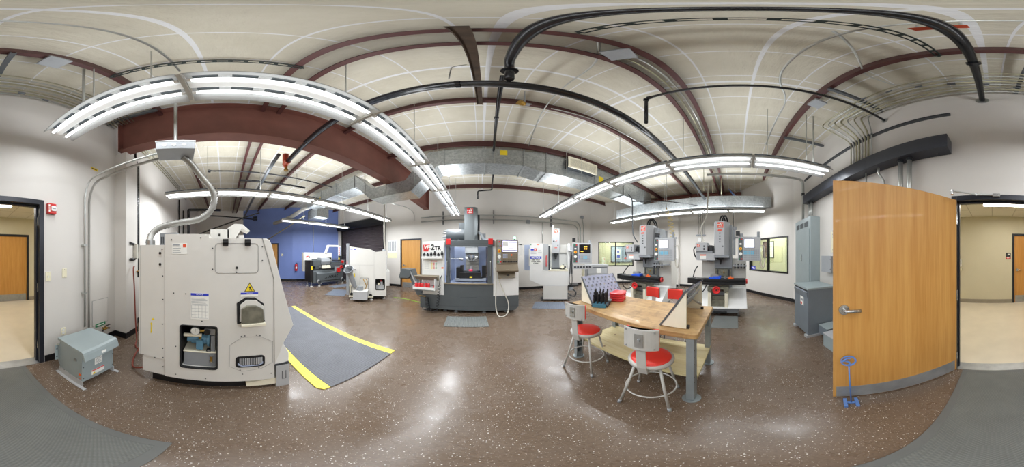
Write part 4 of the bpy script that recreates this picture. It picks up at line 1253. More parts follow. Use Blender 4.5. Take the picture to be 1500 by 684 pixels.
b.build('keypad', cpt)
b = MB('bronze'); b.prism([(-.03, 1.10), (-.20, 1.10), (-.22, 1.13), (-.14, 1.281), (-.03, 1.281)], 'yz', .678, 1.201); b.m('bronzed'); b.box(.9, .97, -.225, -.2, 1.15, 1.165); b.build('keyboard_tray', t, 0.004)
b = MB('bronzed'); b.prism([(0, .93), (-.10, .96), (-.03, 1.09), (0, 1.09)], 'yz', .72, 1.15); b.m('ddgrey'); b.prism([(.92, 1.01), (.97, 1.03), (1.01, 1.01), (.96, .99)], 'xz', -.09, -.07); b.build('document_tray', t)
b = MB('white'); b.box(1.25, 1.40, .15, .45, 1.50, 1.80); b.m('ddgrey'); b.box(1.28, 1.38, .145, .15, 1.77, 1.79); b.build('side_box', t, 0.01)
b = MB('ddgrey'); b.cyl((1.158, .05, 1.872), (1.158, .05, 1.915), .02, n=12); b.m('beacon'); b.cyl((1.158, .05, 1.915), (1.158, .05, 1.97), .03, .026, 16); lab(b.build('beacon', t), 'lit green beacon')
# name panel, charts
b = MB('accent'); b.prism([(-1.16, 1.60), (-1.03, 1.60), (-.985, 1.775), (-1.175, 1.775)], 'xz', -.003, 0); b.m('paper'); b.text('VF', .14, (-1.085, -.003, 1.70), bold=.004, shear=.2)
b.m('ink'); b.text('2', .19, (-.91, 0, 1.70), bold=.008); b.text('TR', .13, (-.78, 0, 1.675), bold=.006); b.box(-1.0, -.965, -.002, 0, 1.66, 1.68)
b.build('model_lettering', t)
b = MB('white'); b.box(-1.174, -.64, -.12, 0, 1.405, 1.435); b.box(-1.174, -.64, -.125, -.118, 1.42, 1.47); b.build('tool_shelf', t, 0.003)
b = MB('paper'); b.box(-1.147, -.98, -.002, 0, 1.12, 1.36); b.box(-.966, -.789, -.002, 0, 1.13, 1.363)
for i in range(3):
    for k in range(5):
        b.m(('label_yellow', 'accent', 'green')[i]); b.box(-.945 + i*.055, -.915 + i*.055, -.003, -.002, 1.15 + k*.035, 1.17 + k*.035)
b.m('accent'); b.box(-.96, -.795, -.003, -.002, 1.335, 1.36); b.m('keys')
for k in range(8): b.box(-1.135, -.995, -.003, -.002, 1.15 + k*.025, 1.155 + k*.025)
b.build('wall_charts', t)
b = MB('paper'); b.box(-.68, -.63, -.002, 0, 1.06, 1.2); b.m('orangep'); b.box(-.68, -.63, -.003, -.002, 1.16, 1.2); b.build('sticker', t)
b = MB('bronzed'); b.prism([(0, .86), (-.03, .86), (-.23, .98), (-.22, .995), (-.02, .90), (0, .99)], 'yz', -1.34, -.74); b.build('drip_tray', t)
b = MB('white'); b.prism([(-1.355, .62), (-1.355, .64), (-.80, .64), (-.80, .62)], 'xz', -.24, -.005); b.box(-1.355, -.80, -.24, -.23, .62, .70); b.box(-1.365, -1.355, -.24, 0, .62, .74); b.box(-.80, -.79, -.24, 0, .62, .92); b.build('bottle_shelf', t, 0.003)
b = MB('dgrey'); b.prism([(-1.28, .333), (-1.40, .42), (-1.62, .90), (-1.55, 1.09), (-1.42, .72), (-1.254, .50)], 'xz', .1, .42); b.prism([(-1.93, .86), (-1.85, 1.13), (-1.58, 1.11), (-1.57, .95), (-1.62, .87)], 'xz', .05, .47)
b.m('grey'); b.prism([(-1.60, 1.05), (-1.57, 1.06), (-1.35, .62), (-1.38, .60)], 'xz', .08, .1); b.m('black'); b.prism([(-1.91, .855), (-1.62, .865), (-1.63, .85), (-1.9, .84)], 'xz', .07, .45)
lab(b.build('chip_chute', t, 0.006), 'slanted charcoal chip chute')
b = MB('brass'); b.cyl((-1.28, -.01, .42), (-1.1, -.01, .41), .012, n=8); b.build('brass_fitting', t)
def coilpts(p, q, r, turns, n=10):
    p, q = Vector(p), Vector(q); ax = (q-p).normalized(); u = ax.cross(Vector((0, 1, 0.3))).normalized(); w_ = ax.cross(u)
    N = turns*n
    return [p + (q-p)*(i/N) + (u*math.cos(2*PI*i/n) + w_*math.sin(2*PI*i/n))*r for i in range(N+1)]
b = MB('coil'); b.tube(coilpts((-1.05, -.08, .42), (-1.0, -.09, .05), .05, 9), .009, 6); b.tube(coilpts((-.72, -.06, .75), (-.78, -.09, .08), .035, 9), .008, 6); b.tube(spline([(-1.2, -.07, .2), (-1.1, -.12, .08), (-.95, -.1, .12), (-.9, -.12, .05), (-.75, -.1, .1)], 8), .012, 6); b.tube(spline([(-.66, -.03, 1.0), (-.70, -.06, .9), (-.72, -.06, .75)], 6), .01, 6)
lab(b.build('air_hose', t), 'coiled black air hose')
for x, y in ((-.616, .15), (-.326, .12), (.387, .12), (.95, .15), (-.9, 1.5), (.9, 1.5)):
    b = MB('keys'); b.cyl((x, y, 0.0), (x, y, .02), .05, n=14); b.cyl((x, y, .02), (x, y, .13), .022, n=10); b.build('levelling_foot', t)
b = MB('hose_grey'); b.tube(spline([(.66, -.03, 1.2), (.68, -.06, .9), (.66, -.12, .3), (.70, -.25, .05), (.80, -.3, .02), (.93, -.2, .07), (.98, -.06, .28), (.88, -.04, .55), (.76, -.04, .85), (.70, -.05, 1.15)], 9), .013, 8)
lab(b.build('jog_cable', t), 'pale looping cable')
# cutting tools set along the shelf under the model lettering
ct = thing('cutting_tool', 'x', 'cutting tool', (0, 0, 0), 0, 'cutting tools on the machining centre shelf')
b = MB('ink'); b.cyl((0, 0, .05), (0, 0, .10), .034, n=14); b.cyl((0, 0, .10), (0, 0, .135), .022, .016, 12); b.build('collet_nut', ct)
b = MB('steel'); b.cyl((0, 0, 0), (0, 0, .05), .018, .026, 12); b.build('tip', ct)
for k in range(6):
    o = ct if k == 0 else dup(ct)
    o.location = (-.3 - 1.12 + k*.094, 4.0 - .06, 1.437)
    o.scale = (1, 1, (1.0, .9, 1.05, 1.25, .95, 1.3)[k])
    o['label'] = '%s black cutting tool from the left on the white machining centre shelf' % ordinal(k)
# red squeeze bottles on its shelf
bot = thing('squeeze_bottle', 'first red squeeze bottle from the left on the white shelf', 'bottle', (0, 0, 0), 0, 'red squeeze bottles on the machining centre')
b = MB('redp'); b.rev([(1e-4, 0), (.034, 0), (.037, .006), (.037, .13), (.03, .15), (.016, .16)], n=18); b.build('body', bot)
b = MB('keys'); b.cyl((0, 0, .158), (0, 0, .18), .018, n=14); b.cyl((0, 0, .18), (.02, 0, .24), .006, .003, 8); b.build('nozzle', bot)
for k in range(5):
    o = bot if k == 0 else dup(bot)
    o.location = (-.3 - 1.30 + k*.082, 4.0 - .15 + .02*(k % 2), .641)
    o['label'] = '%s red squeeze bottle from the left on the white shelf' % ['first', 'second', 'third', 'fourth', 'fifth'][k]
t2 = thing('air_gun', 'red handled air gun lying beside the squeeze bottles', 'air gun', (-.3 - .87, 4.0 - .14, .641), 20)
b = MB('redp'); b.box(-.05, .03, -.015, .015, 0, .03); b.prism([(.0, .03), (.03, .03), (.06, .10), (.03, .10)], 'xz', -.012, .012); b.build('handle', t2, 0.004)
b = MB('ink'); b.cyl((.045, 0, .095), (-.06, 0, .11), .012, .005, 8); b.build('nozzle', t2)
t2 = thing('floor_mat', 'grey ribbed mat on the floor before the machining centre', 'mat', (-.3, 3.45, 0), 4)
MB('ribmat').box(-.45, .45, -.3, .3, 0.0, .014).build('mat', t2, 0.004)

# ------------------------------------------------------------------ compact mill
t = thing('compact_mill', 'small white enclosed mill with a blue notice label, left of the angled wall', 'milling machine', (2.31, 4.66, 0), -26.6)
b = MB('grey'); b.box(-.40, .385, .0, .75, .06, .52); b.m('cream'); b.box(-.39, .375, -.004, 0, .07, .51); b.build('pedestal', t, 0.006)
b = MB('black'); b.box(-.36, .35, .05, .7, .03, .06); b.build('plinth', t)
for x, y in ((-.44, .06), (.42, .06), (-.44, .7), (.42, .7)):
    b = MB('ddgrey'); b.box(x-.05, x+.05, y-.03, y+.03, .07, .12); b.cyl((x, y, 0), (x, y, .015), .04, n=12); b.cyl((x, y, .015), (x, y, .1), .014, n=8); b.build('levelling_foot', t)
b = MB('white')
b.prism([(-.834, .70), (-.406, .515), (.40, .515), (.40, 1.012), (-.406, 1.012), (-.406, 1.88), (-.834, 1.89)], 'xz', 0, .06)
b.prism([(-.834, .70), (-.406, .515), (.40, .515), (.40, .7), (-.834, .8)], 'xz', .06, .9)
b.box(-.834, -.80, .06, .9, .75, 1.88); b.box(.40, .46, -.02, .9, .55, 1.88); b.box(-.834, .46, .86, .9, .55, 1.75)
b.build('enclosure', t, 0.006)
b = MB('grey'); b.prism([(-.406, -.005), (-.23, -.03), (-.23, .03), (-.406, .05)], 'xy', 1.03, 1.865); b.build('sliding_door', t, 0.004)
b = MB('accent'); b.tube(fillet([(-.296, -.02, 1.151), (-.296, -.06, 1.16), (-.296, -.06, 1.48), (-.296, -.02, 1.493)], .02), .014, 8); lab(b.build('door_handle', t), 'red door handle')
b = MB('creamp'); b.box(-.23, .40, .0, .86, .99, 1.03); b.m('mgrey'); b.box(-.13, .13, .70, .86, 1.03, 1.72); b.m('ddgrey'); b.box(-.23, -.19, .02, .5, 1.03, 1.8); b.box(-.15, .3, .3, .6, 1.03, 1.08); b.build('work_area', t)
b = MB('steel'); b.box(.14, .33, .2, .4, 1.08, 1.15); b.m('creamp'); b.cyl((.22, .18, 1.13), (.22, .12, 1.13), .06, n=16); b.m('ddgrey'); b.cyl((.30, .2, 1.12), (.30, .14, 1.12), .04, n=14); b.m('steel'); b.cyl((.25, .25, 1.15), (.25, .25, 1.22), .03); b.build('rotary_fixture', t, 0.003)
b = MB('grey'); b.box(-.134, .133, .5, .9, 1.582, 2.451); b.m('mgrey'); b.box(.133, .15, .55, .9, 1.7, 2.4)
emblem(b, (.02, .498, 2.36), (1, 0, 0), (0, 0, 1), .12)
b.m('ink'); b.box(-.09, -.04, .497, .5, 1.97, 2.02); b.box(-.01, .03, .497, .5, 1.985, 1.995); b.m('logored'); b.box(0, .05, .497, .5, 2.0, 2.015); b.box(-.04, .05, .497, .5, 1.76, 1.785); b.m('ink'); b.box(.06, .1, .497, .5, 1.84, 1.87)
b.build('head', t, 0.005)
b = MB('ddgrey'); b.cyl((0, .62, 1.582), (0, .62, 1.50), .10, .09, 20); b.cyl((0, .62, 1.50), (0, .62, 1.36), .05, .025, 16); b.build('spindle', t)
b = MB('keys'); b.cyl((-.09, .6, 2.45), (-.09, .6, 2.58), .035, n=12); b.build('cable_gland', t)
b = MB('cream'); b.box(.15, .40, .8, .9, 1.6, 1.86); b.box(-.8, .4, .82, .9, 1.6, 1.9); b.build('rear_cover', t)
b = MB('paper'); b.box(-.823, -.443, -.004, 0, 1.209, 1.482); b.m('blueink'); b.box(-.813, -.453, -.006, -.004, 1.39, 1.472); b.m('paper'); b.text('NOTICE', .075, (-.633, -.006, 1.43), bold=.003)
b.m('ink'); b.text('KEEP YOUR', .05, (-.633, -.004, 1.355), bold=.002); b.text('WORK AREA', .05, (-.633, -.004, 1.30), bold=.002); b.text('CLEAN', .05, (-.633, -.004, 1.245), bold=.002)
b.build('notice_label', t)
b = MB('blueink'); b.box(-.80, -.70, -.003, 0, 1.66, 1.71); b.m('accent'); b.box(-.69, -.61, -.003, 0, 1.65, 1.73); b.m('paper'); b.box(-.665, -.635, -.0045, -.003, 1.67, 1.71); b.m('keys'); b.box(-.8, -.62, -.003, 0, 1.55, 1.56); b.box(-.8, -.65, -.003, 0, 1.58, 1.59); b.box(-.8, -.62, -.003, 0, 1.61, 1.62); b.box(-.56, -.44, -.003, 0, 1.60, 1.61); b.box(-.56, -.46, -.003, 0, 1.64, 1.66); b.m('orangep'); b.box(-.6, -.52, -.003, 0, 1.83, 1.85); b.m('green'); b.box(-.81, -.78, -.003, 0, 1.83, 1.86); b.build('label_set', t)
b = MB('lav'); b.box(-1.06, -.84, .25, .75, .99, 1.86); b.m('cream'); b.box(-.90, -.835, .2, .75, 1.15, 1.72); b.build('side_window_box', t, 0.01)
b = MB('grey'); b.box(.45, .55, -.03, .1, .9, 1.80); b.tube(fillet([(.42, -.02, 1.65), (.42, -.1, 1.65), (.55, -.1, 1.62)], .04), .03, 10); b.build('pendant_arm', t, 0.005)
c = MB('grey').box(.53, 1.139, -.18, -.06, 1.249, 1.887).build('control_panel', t, 0.01)
MB('ddgrey').box(.73, 1.085, -.184, -.18, 1.57, 1.845).build('screen_bezel', c)
b = MB('screenk').box(.742, 1.074, -.186, -.184, 1.58, 1.836); b.m('amber'); b.box(.88, .925, -.187, -.186, 1.755, 1.79); b.box(.94, .985, -.187, -.186, 1.755, 1.79); b.box(.88, .925, -.187, -.186, 1.69, 1.725); b.box(.94, .985, -.187, -.186, 1.69, 1.725); b.box(.78, .86, -.187, -.186, 1.61, 1.63); b.build('screen', c)
b = MB('dgrey'); b.box(.555, .68, -.183, -.18, 1.28, 1.86)
knob_row(b, [(.58, 1.82, 'green'), (.65, 1.82, 'accent'), (.58, 1.31, 'green'), (.65, 1.31, 'accent')], -.183, .02)
b.m('label_yellow'); b.cyl((.615, -.183, 1.60), (.615, -.188, 1.60), .045, n=20); b.m('orangep'); b.cyl((.615, -.188, 1.60), (.615, -.21, 1.60), .028, n=16); b.m('paper'); b.cyl((.615, -.183, 1.46), (.615, -.2, 1.46), .045, n=20); b.box(.585, .645, -.19, -.183, 1.69, 1.73)
b.build('control_knob', c)
b = MB('keys')
for r in range(5):
    for k in range(8):
        b.m('cyan' if 2 < k < 6 and 1 < r < 4 else 'keys'); b.box(.735 + k*.043, .768 + k*.043, -.184, -.18, 1.29 + r*.05, 1.325 + r*.05)
b.m('blueink'); b.box(.72, .73, -.184, -.18, 1.40, 1.50)
b.build('keypad', c)
b = MB('grey'); b.box(.54, 1.13, -.3, -.06, 1.17, 1.19); b.m('ddgrey')
for k in range(6): b.box(.56 + k*.09, .62 + k*.09, -.305, -.295, 1.12, 1.17)
b.m('grey'); b.box(.54, 1.13, -.3, -.29, 1.08, 1.17); b.build('tool_rack', t)
b = MB('black'); b.box(.53, .63, -.1, .0, 1.93, 2.05); b.m('keys'); b.cyl((1.08, -.1, 1.887), (1.08, -.1, 1.98), .03, n=10); b.build('status_lamp', t)
b = MB('blackrub'); b.tube(spline([(.50, -.06, 1.6), (.46, -.1, 1.2), (.43, -.12, .7), (.48, -.1, .52), (.52, -.1, .7), (.50, -.1, 1.2), (.52, -.08, 1.5)], 8), .012, 6); b.build('pendant_cable', t)
b = MB('ddgrey'); b.box(.39, .75, .1, .5, .47, .53); b.m('keys'); b.cyl((.5, .15, .35), (.5, .15, .45), .1, n=16); b.m('ddgrey'); b.tube(spline([(.45, .1, .45), (.65, .05, .3), (.6, .05, .15), (.45, .08, .2)], 8), .02, 8); b.build('coolant_pump', t)
t2 = thing('tool_cabinet', 'low grey cabinet with a paper label behind the plate rack', 'cabinet', (4.02, 4.52, 0), -26.6)
b = MB('mgrey'); b.box(-.45, .33, 0, .5, .06, 1.08); b.m('ddgrey'); b.box(-.43, .31, .02, .48, 0, .06); b.build('body', t2, 0.004)
MB('grey').box(-.48, .36, -.03, .53, 1.08, 1.16).build('top', t2, 0.006)
b = MB('grey')
for k in range(4): b.box(-.42, .30, -.012, 0, .1 + k*.24, .32 + k*.24)
b.m('paper'); b.box(-.1, .08, -.014, -.012, .85, 1.02); b.build('drawer_front', t2, 0.003)
b = MB('ivory'); b.cyl((-.62, -.1, 0), (-.62, -.1, 1.05), .05, n=14); b.build('post', t2)
t2 = thing('floor_mat', 'blue grey mat on the floor at the compact mill', 'mat', (1.93, 4.32, 0), -26.6)
MB('bluemat').box(-.45, .45, -.34, .34, 0, .012).build('mat', t2, 0.004)

# ------------------------------------------------------------------ toolroom mills
def toolroom_mill():
    t = thing('toolroom_mill', 'grey open toolroom mill standing before the right hand window wall', 'milling machine', (3.8, .45, 0), -90)
    b = MB('mgrey'); b.box(-.35, .50, .05, .95, .07, .235); b.m('ddgrey'); b.box(-.1, .22, .02, .06, .07, .12); b.build('lower_base', t, 0.005)
    for x, y in ((-.32, .03), (.49, .03), (-.32, .9), (.49, .9)):
        b = MB('black'); b.cyl((x, y, 0), (x, y, .02), .045, n=14); b.m('steel'); b.cyl((x, y, .02), (x, y, .12), .016, n=8); b.build('levelling_foot', t)
    b = MB('white')
    for x0, x1 in ((-.52, -.217), (.25, .692)):
        b.prism([(-.12, .235), (-.12, .262), (-.10, .262), (.38, .64), (.95, .64), (.95, .235)], 'yz', x0, x1)
    b.prism([(-.12, .235), (-.12, .262), (.95, .262), (.95, .235)], 'yz', -.217, .25)
    b.build('chip_tray', t, 0.006)
    b = MB('creamp'); b.prism([(-.08, .262), (-.08, .60), (0, .665), (.5, .665), (.5, .262)], 'yz', -.217, -.142); b.prism([(-.08, .262), (-.08, .60), (0, .665), (.5, .665), (.5, .262)], 'yz', .176, .25)
    b.m('mgrey'); b.box(-.142, .176, .12, .5, .262, .62); b.m('coolant'); b.box(-.142, .176, -.02, .12, .262, .42); b.box(-.13, .165, .02, .14, .42, .52); b.build('saddle', t, 0.004)
    b = MB('coolant'); b.prism([(-.22, .66), (-.22, .76), (.27, .76), (.27, .66), (.18, .62), (.15, .70), (-.12, .70), (-.15, .62)], 'xz', -.1, .35); b.box(-.2, .25, 0, .45, .74, .81); b.build('cross_slide', t, 0.004)
    b = MB('black'); b.box(-.53, .655, -.13, .13, .815, .875); b.box(-.53, .655, -.11, .11, .875, .905); b.box(-.53, .655, -.13, -.05, .905, .95); b.box(-.53, .655, -.025, .025, .905, .95); b.box(-.53, .655, .05, .13, .905, .95)
    b.box(-.70, -.53, -.10, .10, .83, .965); b.build('table', t, 0.006)
    b = MB('accent'); b.cyl((.665, 0, .884), (.70, 0, .884), .062, .058, 22); b.m('ink'); b.cyl((.70, 0, .884), (.703, 0, .884), .02, n=12); b.build('table_handwheel', t)
    b = MB('accent'); b.torus((0, -.2, .708), .074, .016, 'y', 24, 8); b.cyl((0, -.2, .708), (0, -.185, .708), .072, n=22); b.m('ink'); b.cyl((0, -.205, .708), (0, -.1, .708), .018, n=10); b.m('ink'); b.cyl((.05, -.2, .73), (.05, -.24, .73), .01, n=8); b.build('front_handwheel', t)
    b = MB('blackrub'); b.tube(spline([(-.6, .05, .83), (-.62, .08, .6), (-.5, .15, .5), (-.36, .2, .62), (-.3, .2, .75)], 8), .014, 6); b.tube(spline([(-.55, .3, 1.22), (-.6, .2, 1.1), (-.6, .05, .96)], 6), .014, 6); b.build('drive_cable', t)
    b = MB('cream'); b.box(-.487, .706, .55, 1.05, .64, 1.42); b.build('cabinet', t, 0.006)
    b = MB('mgrey'); b.box(-.12, .335, .38, .95, 1.16, 2.28); b.box(-.11, .325, .42, .9, .66, 1.16); b.m('coolant'); b.box(-.1, .31, .40, .42, .95, 1.15); b.m('brass'); b.cyl((.12, .40, 1.06), (.12, .38, 1.06), .02); b.m('ddgrey'); b.box(-.06, -.02, .39, .4, .97, 1.14); b.box(.22, .27, .38, .4, .97, 1.14); b.build('column', t, 0.006)
    b = MB('grey'); b.prism([(-.064, .12), (.155, .12), (.27, .30), (.27, .52), (-.12, .52), (-.12, .30)], 'xy', 1.503, 2.335)
    emblem(b, (.06, .118, 2.24), (1, 0, 0), (0, 0, 1), .14)
    b.m('logored'); b.prism([(-.01, 2.09), (.08, 2.09), (.10, 2.13), (.0, 2.13)], 'xz', .117, .12)
    for k, ch in enumerate('1HAA'):
        b.m('ink'); b.box(.03, .06, .118, .12, 2.02 - k*.07, 2.05 - k*.07)
    b.box(.10, .13, .118, .12, 1.70, 1.73)
    b.build('head', t, 0.006)
    b = MB('mgrey'); b.box(-.1, .27, .13, .5, 1.44, 1.50); b.m('black'); b.cyl((.05, .26, 1.44), (.05, .26, 1.38), .09, .08, 20); b.cyl((.05, .26, 1.38), (.05, .26, 1.27), .035, .015, 14); b.build('spindle', t)
    b = MB('blackrub')
    for k in range(2): b.tube(spline([(.01 + .07*k, .45, 2.25), (.02 + .07*k, .42, 2.45), (.08 + .07*k, .5, 2.56), (.14 + .06*k, .62, 2.45), (.15 + .06*k, .65, 2.25)], 8), .022, 8)
    b.build('head_cable', t)
    b = MB('grey'); b.box(-.56, -.27, .12, .5, 1.60, 1.81); b.box(-.55, -.08, .15, .55, 1.373, 1.555); b.m('mgrey'); b.box(-.56, -.14, .14, .5, 1.555, 1.60)
    emblem(b, (-.49, .118, 1.74), (1, 0, 0), (0, 0, 1), .07); b.m('ink'); b.box(-.36, -.33, .117, .12, 1.63, 1.68); b.box(-.36, -.33, .117, .12, 1.70, 1.74); b.m('paper'); b.box(-.45, -.30, .147, .15, 1.41, 1.52); b.m('orangep'); b.box(-.45, -.30, .146, .148, 1.49, 1.52)
    b.build('tool_changer', t, 0.006)
    b = MB('black'); b.cyl((-.27, .3, 1.67), (-.13, .3, 1.67), .075, n=18); b.box(-.24, -.15, .22, .36, 1.6, 1.75); b.box(-.3, -.15, .2, .5, 1.34, 1.373); b.tube(spline([(-.57, .2, 1.72), (-.62, .18, 1.65), (-.6, .2, 1.5), (-.54, .2, 1.4)], 6), .018, 6); b.build('changer_motor', t, 0.004)
    c = MB('grey').box(.48, 1.016, -.02, .12, 1.363, 1.923).build('control_panel', t, 0.01)
    MB('mgrey').box(.62, .875, -.024, -.02, 1.665, 1.888).build('screen_bezel', c)
    lab(MB('screenw').box(.634, .86, -.027, -.024, 1.681, 1.873).build('screen', c), 'lit pale screen')
    b = MB('dgrey'); b.box(.495, .59, -.023, -.02, 1.38, 1.91)
    knob_row(b, [(.515, 1.87, 'green'), (.57, 1.87, 'accent'), (.515, 1.41, 'green'), (.57, 1.41, 'accent')], -.023, .016)
    b.m('label_yellow'); b.cyl((.543, -.023, 1.65), (.543, -.028, 1.65), .035, n=18); b.m('accent'); b.cyl((.543, -.028, 1.65), (.543, -.05, 1.65), .02, n=14); b.m('paper'); b.cyl((.543, -.023, 1.53), (.543, -.045, 1.53), .038, n=20); b.box(.52, .566, -.03, -.023, 1.74, 1.78)
    b.build('control_knob', c)
    b = MB('keys')
    for r in range(6):
        for k in range(9):
            b.m('cyan' if (k < 6 and 2 < r < 5) else 'keys'); b.box(.615 + k*.041, .645 + k*.041, -.024, -.02, 1.39 + r*.043, 1.42 + r*.043)
    b.build('keypad', c)
    b = MB('mgrey'); b.cyl((.967, .05, 1.92), (.967, .05, 2.06), .035, n=12); b.box(.36, .42, .3, .45, 1.5, 2.15); b.box(.36, .96, .28, .34, 1.93, 1.97); b.m('black'); b.box(.43, .53, .1, .2, 1.98, 2.08); b.m('keys'); b.cyl((.40, .38, 2.15), (.40, .38, 2.24), .05, n=12); b.cyl((.56, .2, 1.95), (.56, .2, 2.03), .05, n=12); b.build('pendant_arm', t, 0.004)
    b = MB('mgrey'); b.box(.36, .69, .08, .5, 1.23, 1.26); b.m('ink')
    for k in range(4): b.cyl((.41 + k*.075, .1, 1.18), (.41 + k*.075, .1, 1.30), .018, .014, 10)
    b.build('tool_rack', t)
    b = MB('hose_grey'); b.tube(spline([(1.02, .05, 1.72), (1.10, .04, 1.7), (1.12, .04, 1.4), (1.08, .04, 1.2), (1.03, .04, 1.28), (1.03, .05, 1.4)], 8), .014, 6); b.build('pendant_cable', t)
    v = MB('bluep'); v.box(-.19, .08, -.09, .09, .951, .985); v.box(-.10, .09, -.07, .07, .985, 1.01); v.m('steel'); v.box(-.16, .0, -.06, .06, .985, 1.06); v.box(-.05, .03, -.05, .05, 1.01, 1.05); v.m('ddgrey'); v.cyl((.09, 0, 1.0), (.16, 0, 1.0), .015, n=8)
    lab(v.build('vise', t, 0.004), 'blue machine vise')
    b = MB('orangep'); b.box(.25, .38, -.06, -.02, .951, .98); b.box(.29, .33, -.06, -.02, .98, 1.01); b.m('steel'); b.cyl((.18, .02, .951), (.18, .02, 1.0), .03); b.build('clamp', t)
    return t
m2 = toolroom_mill()
m1 = dup(m2, (3.62, 2.47, 0), -90, 'grey open toolroom mill beside the front angled window, farther from the camera')
m2['label'] = 'grey open toolroom mill nearest the right angled window'
t2 = thing('floor_mat', 'grey ribbed mat on the floor before the toolroom mill', 'mat', (3.45, .24, 0), 0)
MB('ribmat').box(-.35, .35, -.27, .27, 0, .012).build('mat', t2, 0.004)

# ------------------------------------------------------------------ second turning centre
t = thing('turning_center', 'white turning centre with a grey chip chute in front of the roll-up door', 'lathe', (-3.91, 3.83, 0), 34.8)
D = 2.0
b = MB('cream')
prof = [(-.1, .15), (1.177, .13), (1.177, 1.655), (.833, 1.617), (.669, 1.697), (-.05, 1.804), (-.1, 1.80)]
b.prism([(-.1, .15), (.826, .136), (.826, 1.62), (.669, 1.697), (-.05, 1.804), (-.1, 1.80)], 'xz', 0, .5)
b.prism([(1.123, .131), (1.177, .13), (1.177, 1.655), (1.123, 1.65)], 'xz', 0, .5)
b.prism([(.826, .713), (1.123, .713), (1.123, 1.65), (.833, 1.617), (.826, 1.62)], 'xz', 0, .5)
b.prism([(.826, .136), (1.123, .131), (1.123, .351), (.826, .351)], 'xz', 0, .5)
b.prism(prof, 'xz', .5, D)
b.m('creamseam'); b.box(.776, .780, -.002, 0, .15, 1.64); b.box(-.1, .776, -.002, 0, 1.18, 1.184); b.box(.30, .304, -.002, 0, .75, 1.18)
b.m('blueink'); b.box(-.02, .06, -.003, 0, 1.70, 1.72); b.box(.10, .17, -.003, 0, 1.69, 1.72); b.m('label_yellow'); b.box(.09, .14, -.003, 0, .78, .9); b.m('ink'); b.cyl((.14, 0, 1.02), (.14, -.01, 1.02), .02, n=12)
b.build('body', t)
MB('blackrub').frame_prism(rbox(.815, 1.134, .34, .724, .04), rbox(.835, 1.114, .36, .704, .03), 'xz', -.006, .03).build('window_edging', t)
MB('black').box(.826, 1.123, .46, .49, .351, .713).build('window_recess', t)
b = MB('grey'); b.box(.84, 1.11, .1, .42, .352, .5); b.m('accent'); b.box(.98, 1.04, .08, .2, .62, .66); b.m('creamp'); b.cyl((.93, .1, .54), (.93, .06, .54), .035, n=14); b.m('grey'); b.box(.99, 1.06, .1, .2, .5, .62); b.build('hydraulic_unit', t)
b = MB('creamseam'); b.frame_prism(rbox(.30, .60, .36, .76, .02, 2), rbox(.32, .58, .38, .74, .02, 2), 'xz', -.004, .0); b.m('cream'); b.box(.32, .58, -.002, 0, .38, .74); b.build('cutout', t)
b = MB('brass'); b.tube(spline([(.42, -.03, .72), (.47, -.06, .62), (.52, -.06, .5), (.5, -.08, .38)], 6), .014, 8); b.tube(spline([(.50, -.03, .72), (.55, -.05, .66), (.56, -.05, .52)], 6), .012, 8); b.build('coolant_hose', t)
b = MB('grey'); b.box(.126, .578, -.34, -.02, .07, .347); b.m('cream'); b.box(.116, .588, -.35, -.01, .345, .365); b.m('mgrey'); b.cyl((.35, -.2, .36), (.35, -.2, .50), .09, n=18); b.box(.2, .26, -.2, -.1, .36, .42); b.build('coolant_tank', t, 0.005)
b = MB('creamp'); b.box(-.05, .75, -.1, -.02, .10, .15); b.box(-.05, .1, -.06, 0, .46, .5); b.box(-.03, 0, -.06, -.02, .12, .5); b.m('black'); b.cyl((.03, -.08, .2), (.03, -.04, .2), .05, n=14); b.cyl((.66, -.08, .16), (.66, -.04, .16), .06, n=14); b.build('tank_rail', t)
b = MB('mgrey')
b.tube([(.14, -.05, .45), (.09, -.14, .65), (.02, -.22, .90)], [.075, .085, .09], 20, cap=False)
b.cyl((.02, -.22, .90), (-.01, -.36, 1.06), .09, .165, 24, False); b.cyl((-.01, -.36, 1.06), (-.012, -.365, 1.066), .165, .15, 24, False); b.cyl((-.012, -.365, 1.066), (.02, -.22, .92), .15, .07, 24, False)
b.m('ddgrey'); b.cyl((.005, -.29, 1.0), (.006, -.292, 1.002), .112, n=20)
b.build('chip_chute', t)
b = MB('mgrey'); b.box(-.15, -.06, -.04, .05, .15, 1.90); b.m('accent'); b.box(-.13, -.11, -.045, -.04, 1.2, 1.3); b.m('grey'); b.cyl((-.16, -.08, 1.1), (-.05, -.08, 1.1), .09, n=16); b.build('post', t, 0.005)
for x, y in ((.03, -.03), (.68, -.03), (1.1, .2), (.05, 1.8), (1.1, 1.8)):
    b = MB('white'); b.cyl((x, y, 0), (x, y, .03), .05, n=14); b.m('steel'); b.cyl((x, y, .03), (x, y, .15), .02, n=8); b.build('levelling_foot', t)
b = MB('white'); b.box(1.177, 1.30, .2, 1.2, .44, .96); b.box(1.177, 1.22, .3, 1.0, 1.0, 1.5); b.m('keys'); b.box(1.05, 1.17, .1, .3, 1.655, 1.70); b.build('side_box', t, 0.01)
b = MB('black'); b.box(.05, 1.1, .1, D-.1, .05, .14); b.build('plinth', t)
t2 = thing('floor_mat', 'grey mat on the floor left of the white turning centre', 'mat', (-4.75, 3.95, 0), 34.8)
MB('bluemat').box(-.42, .30, -.25, .85, 0, .012).build('mat', t2, 0.004)

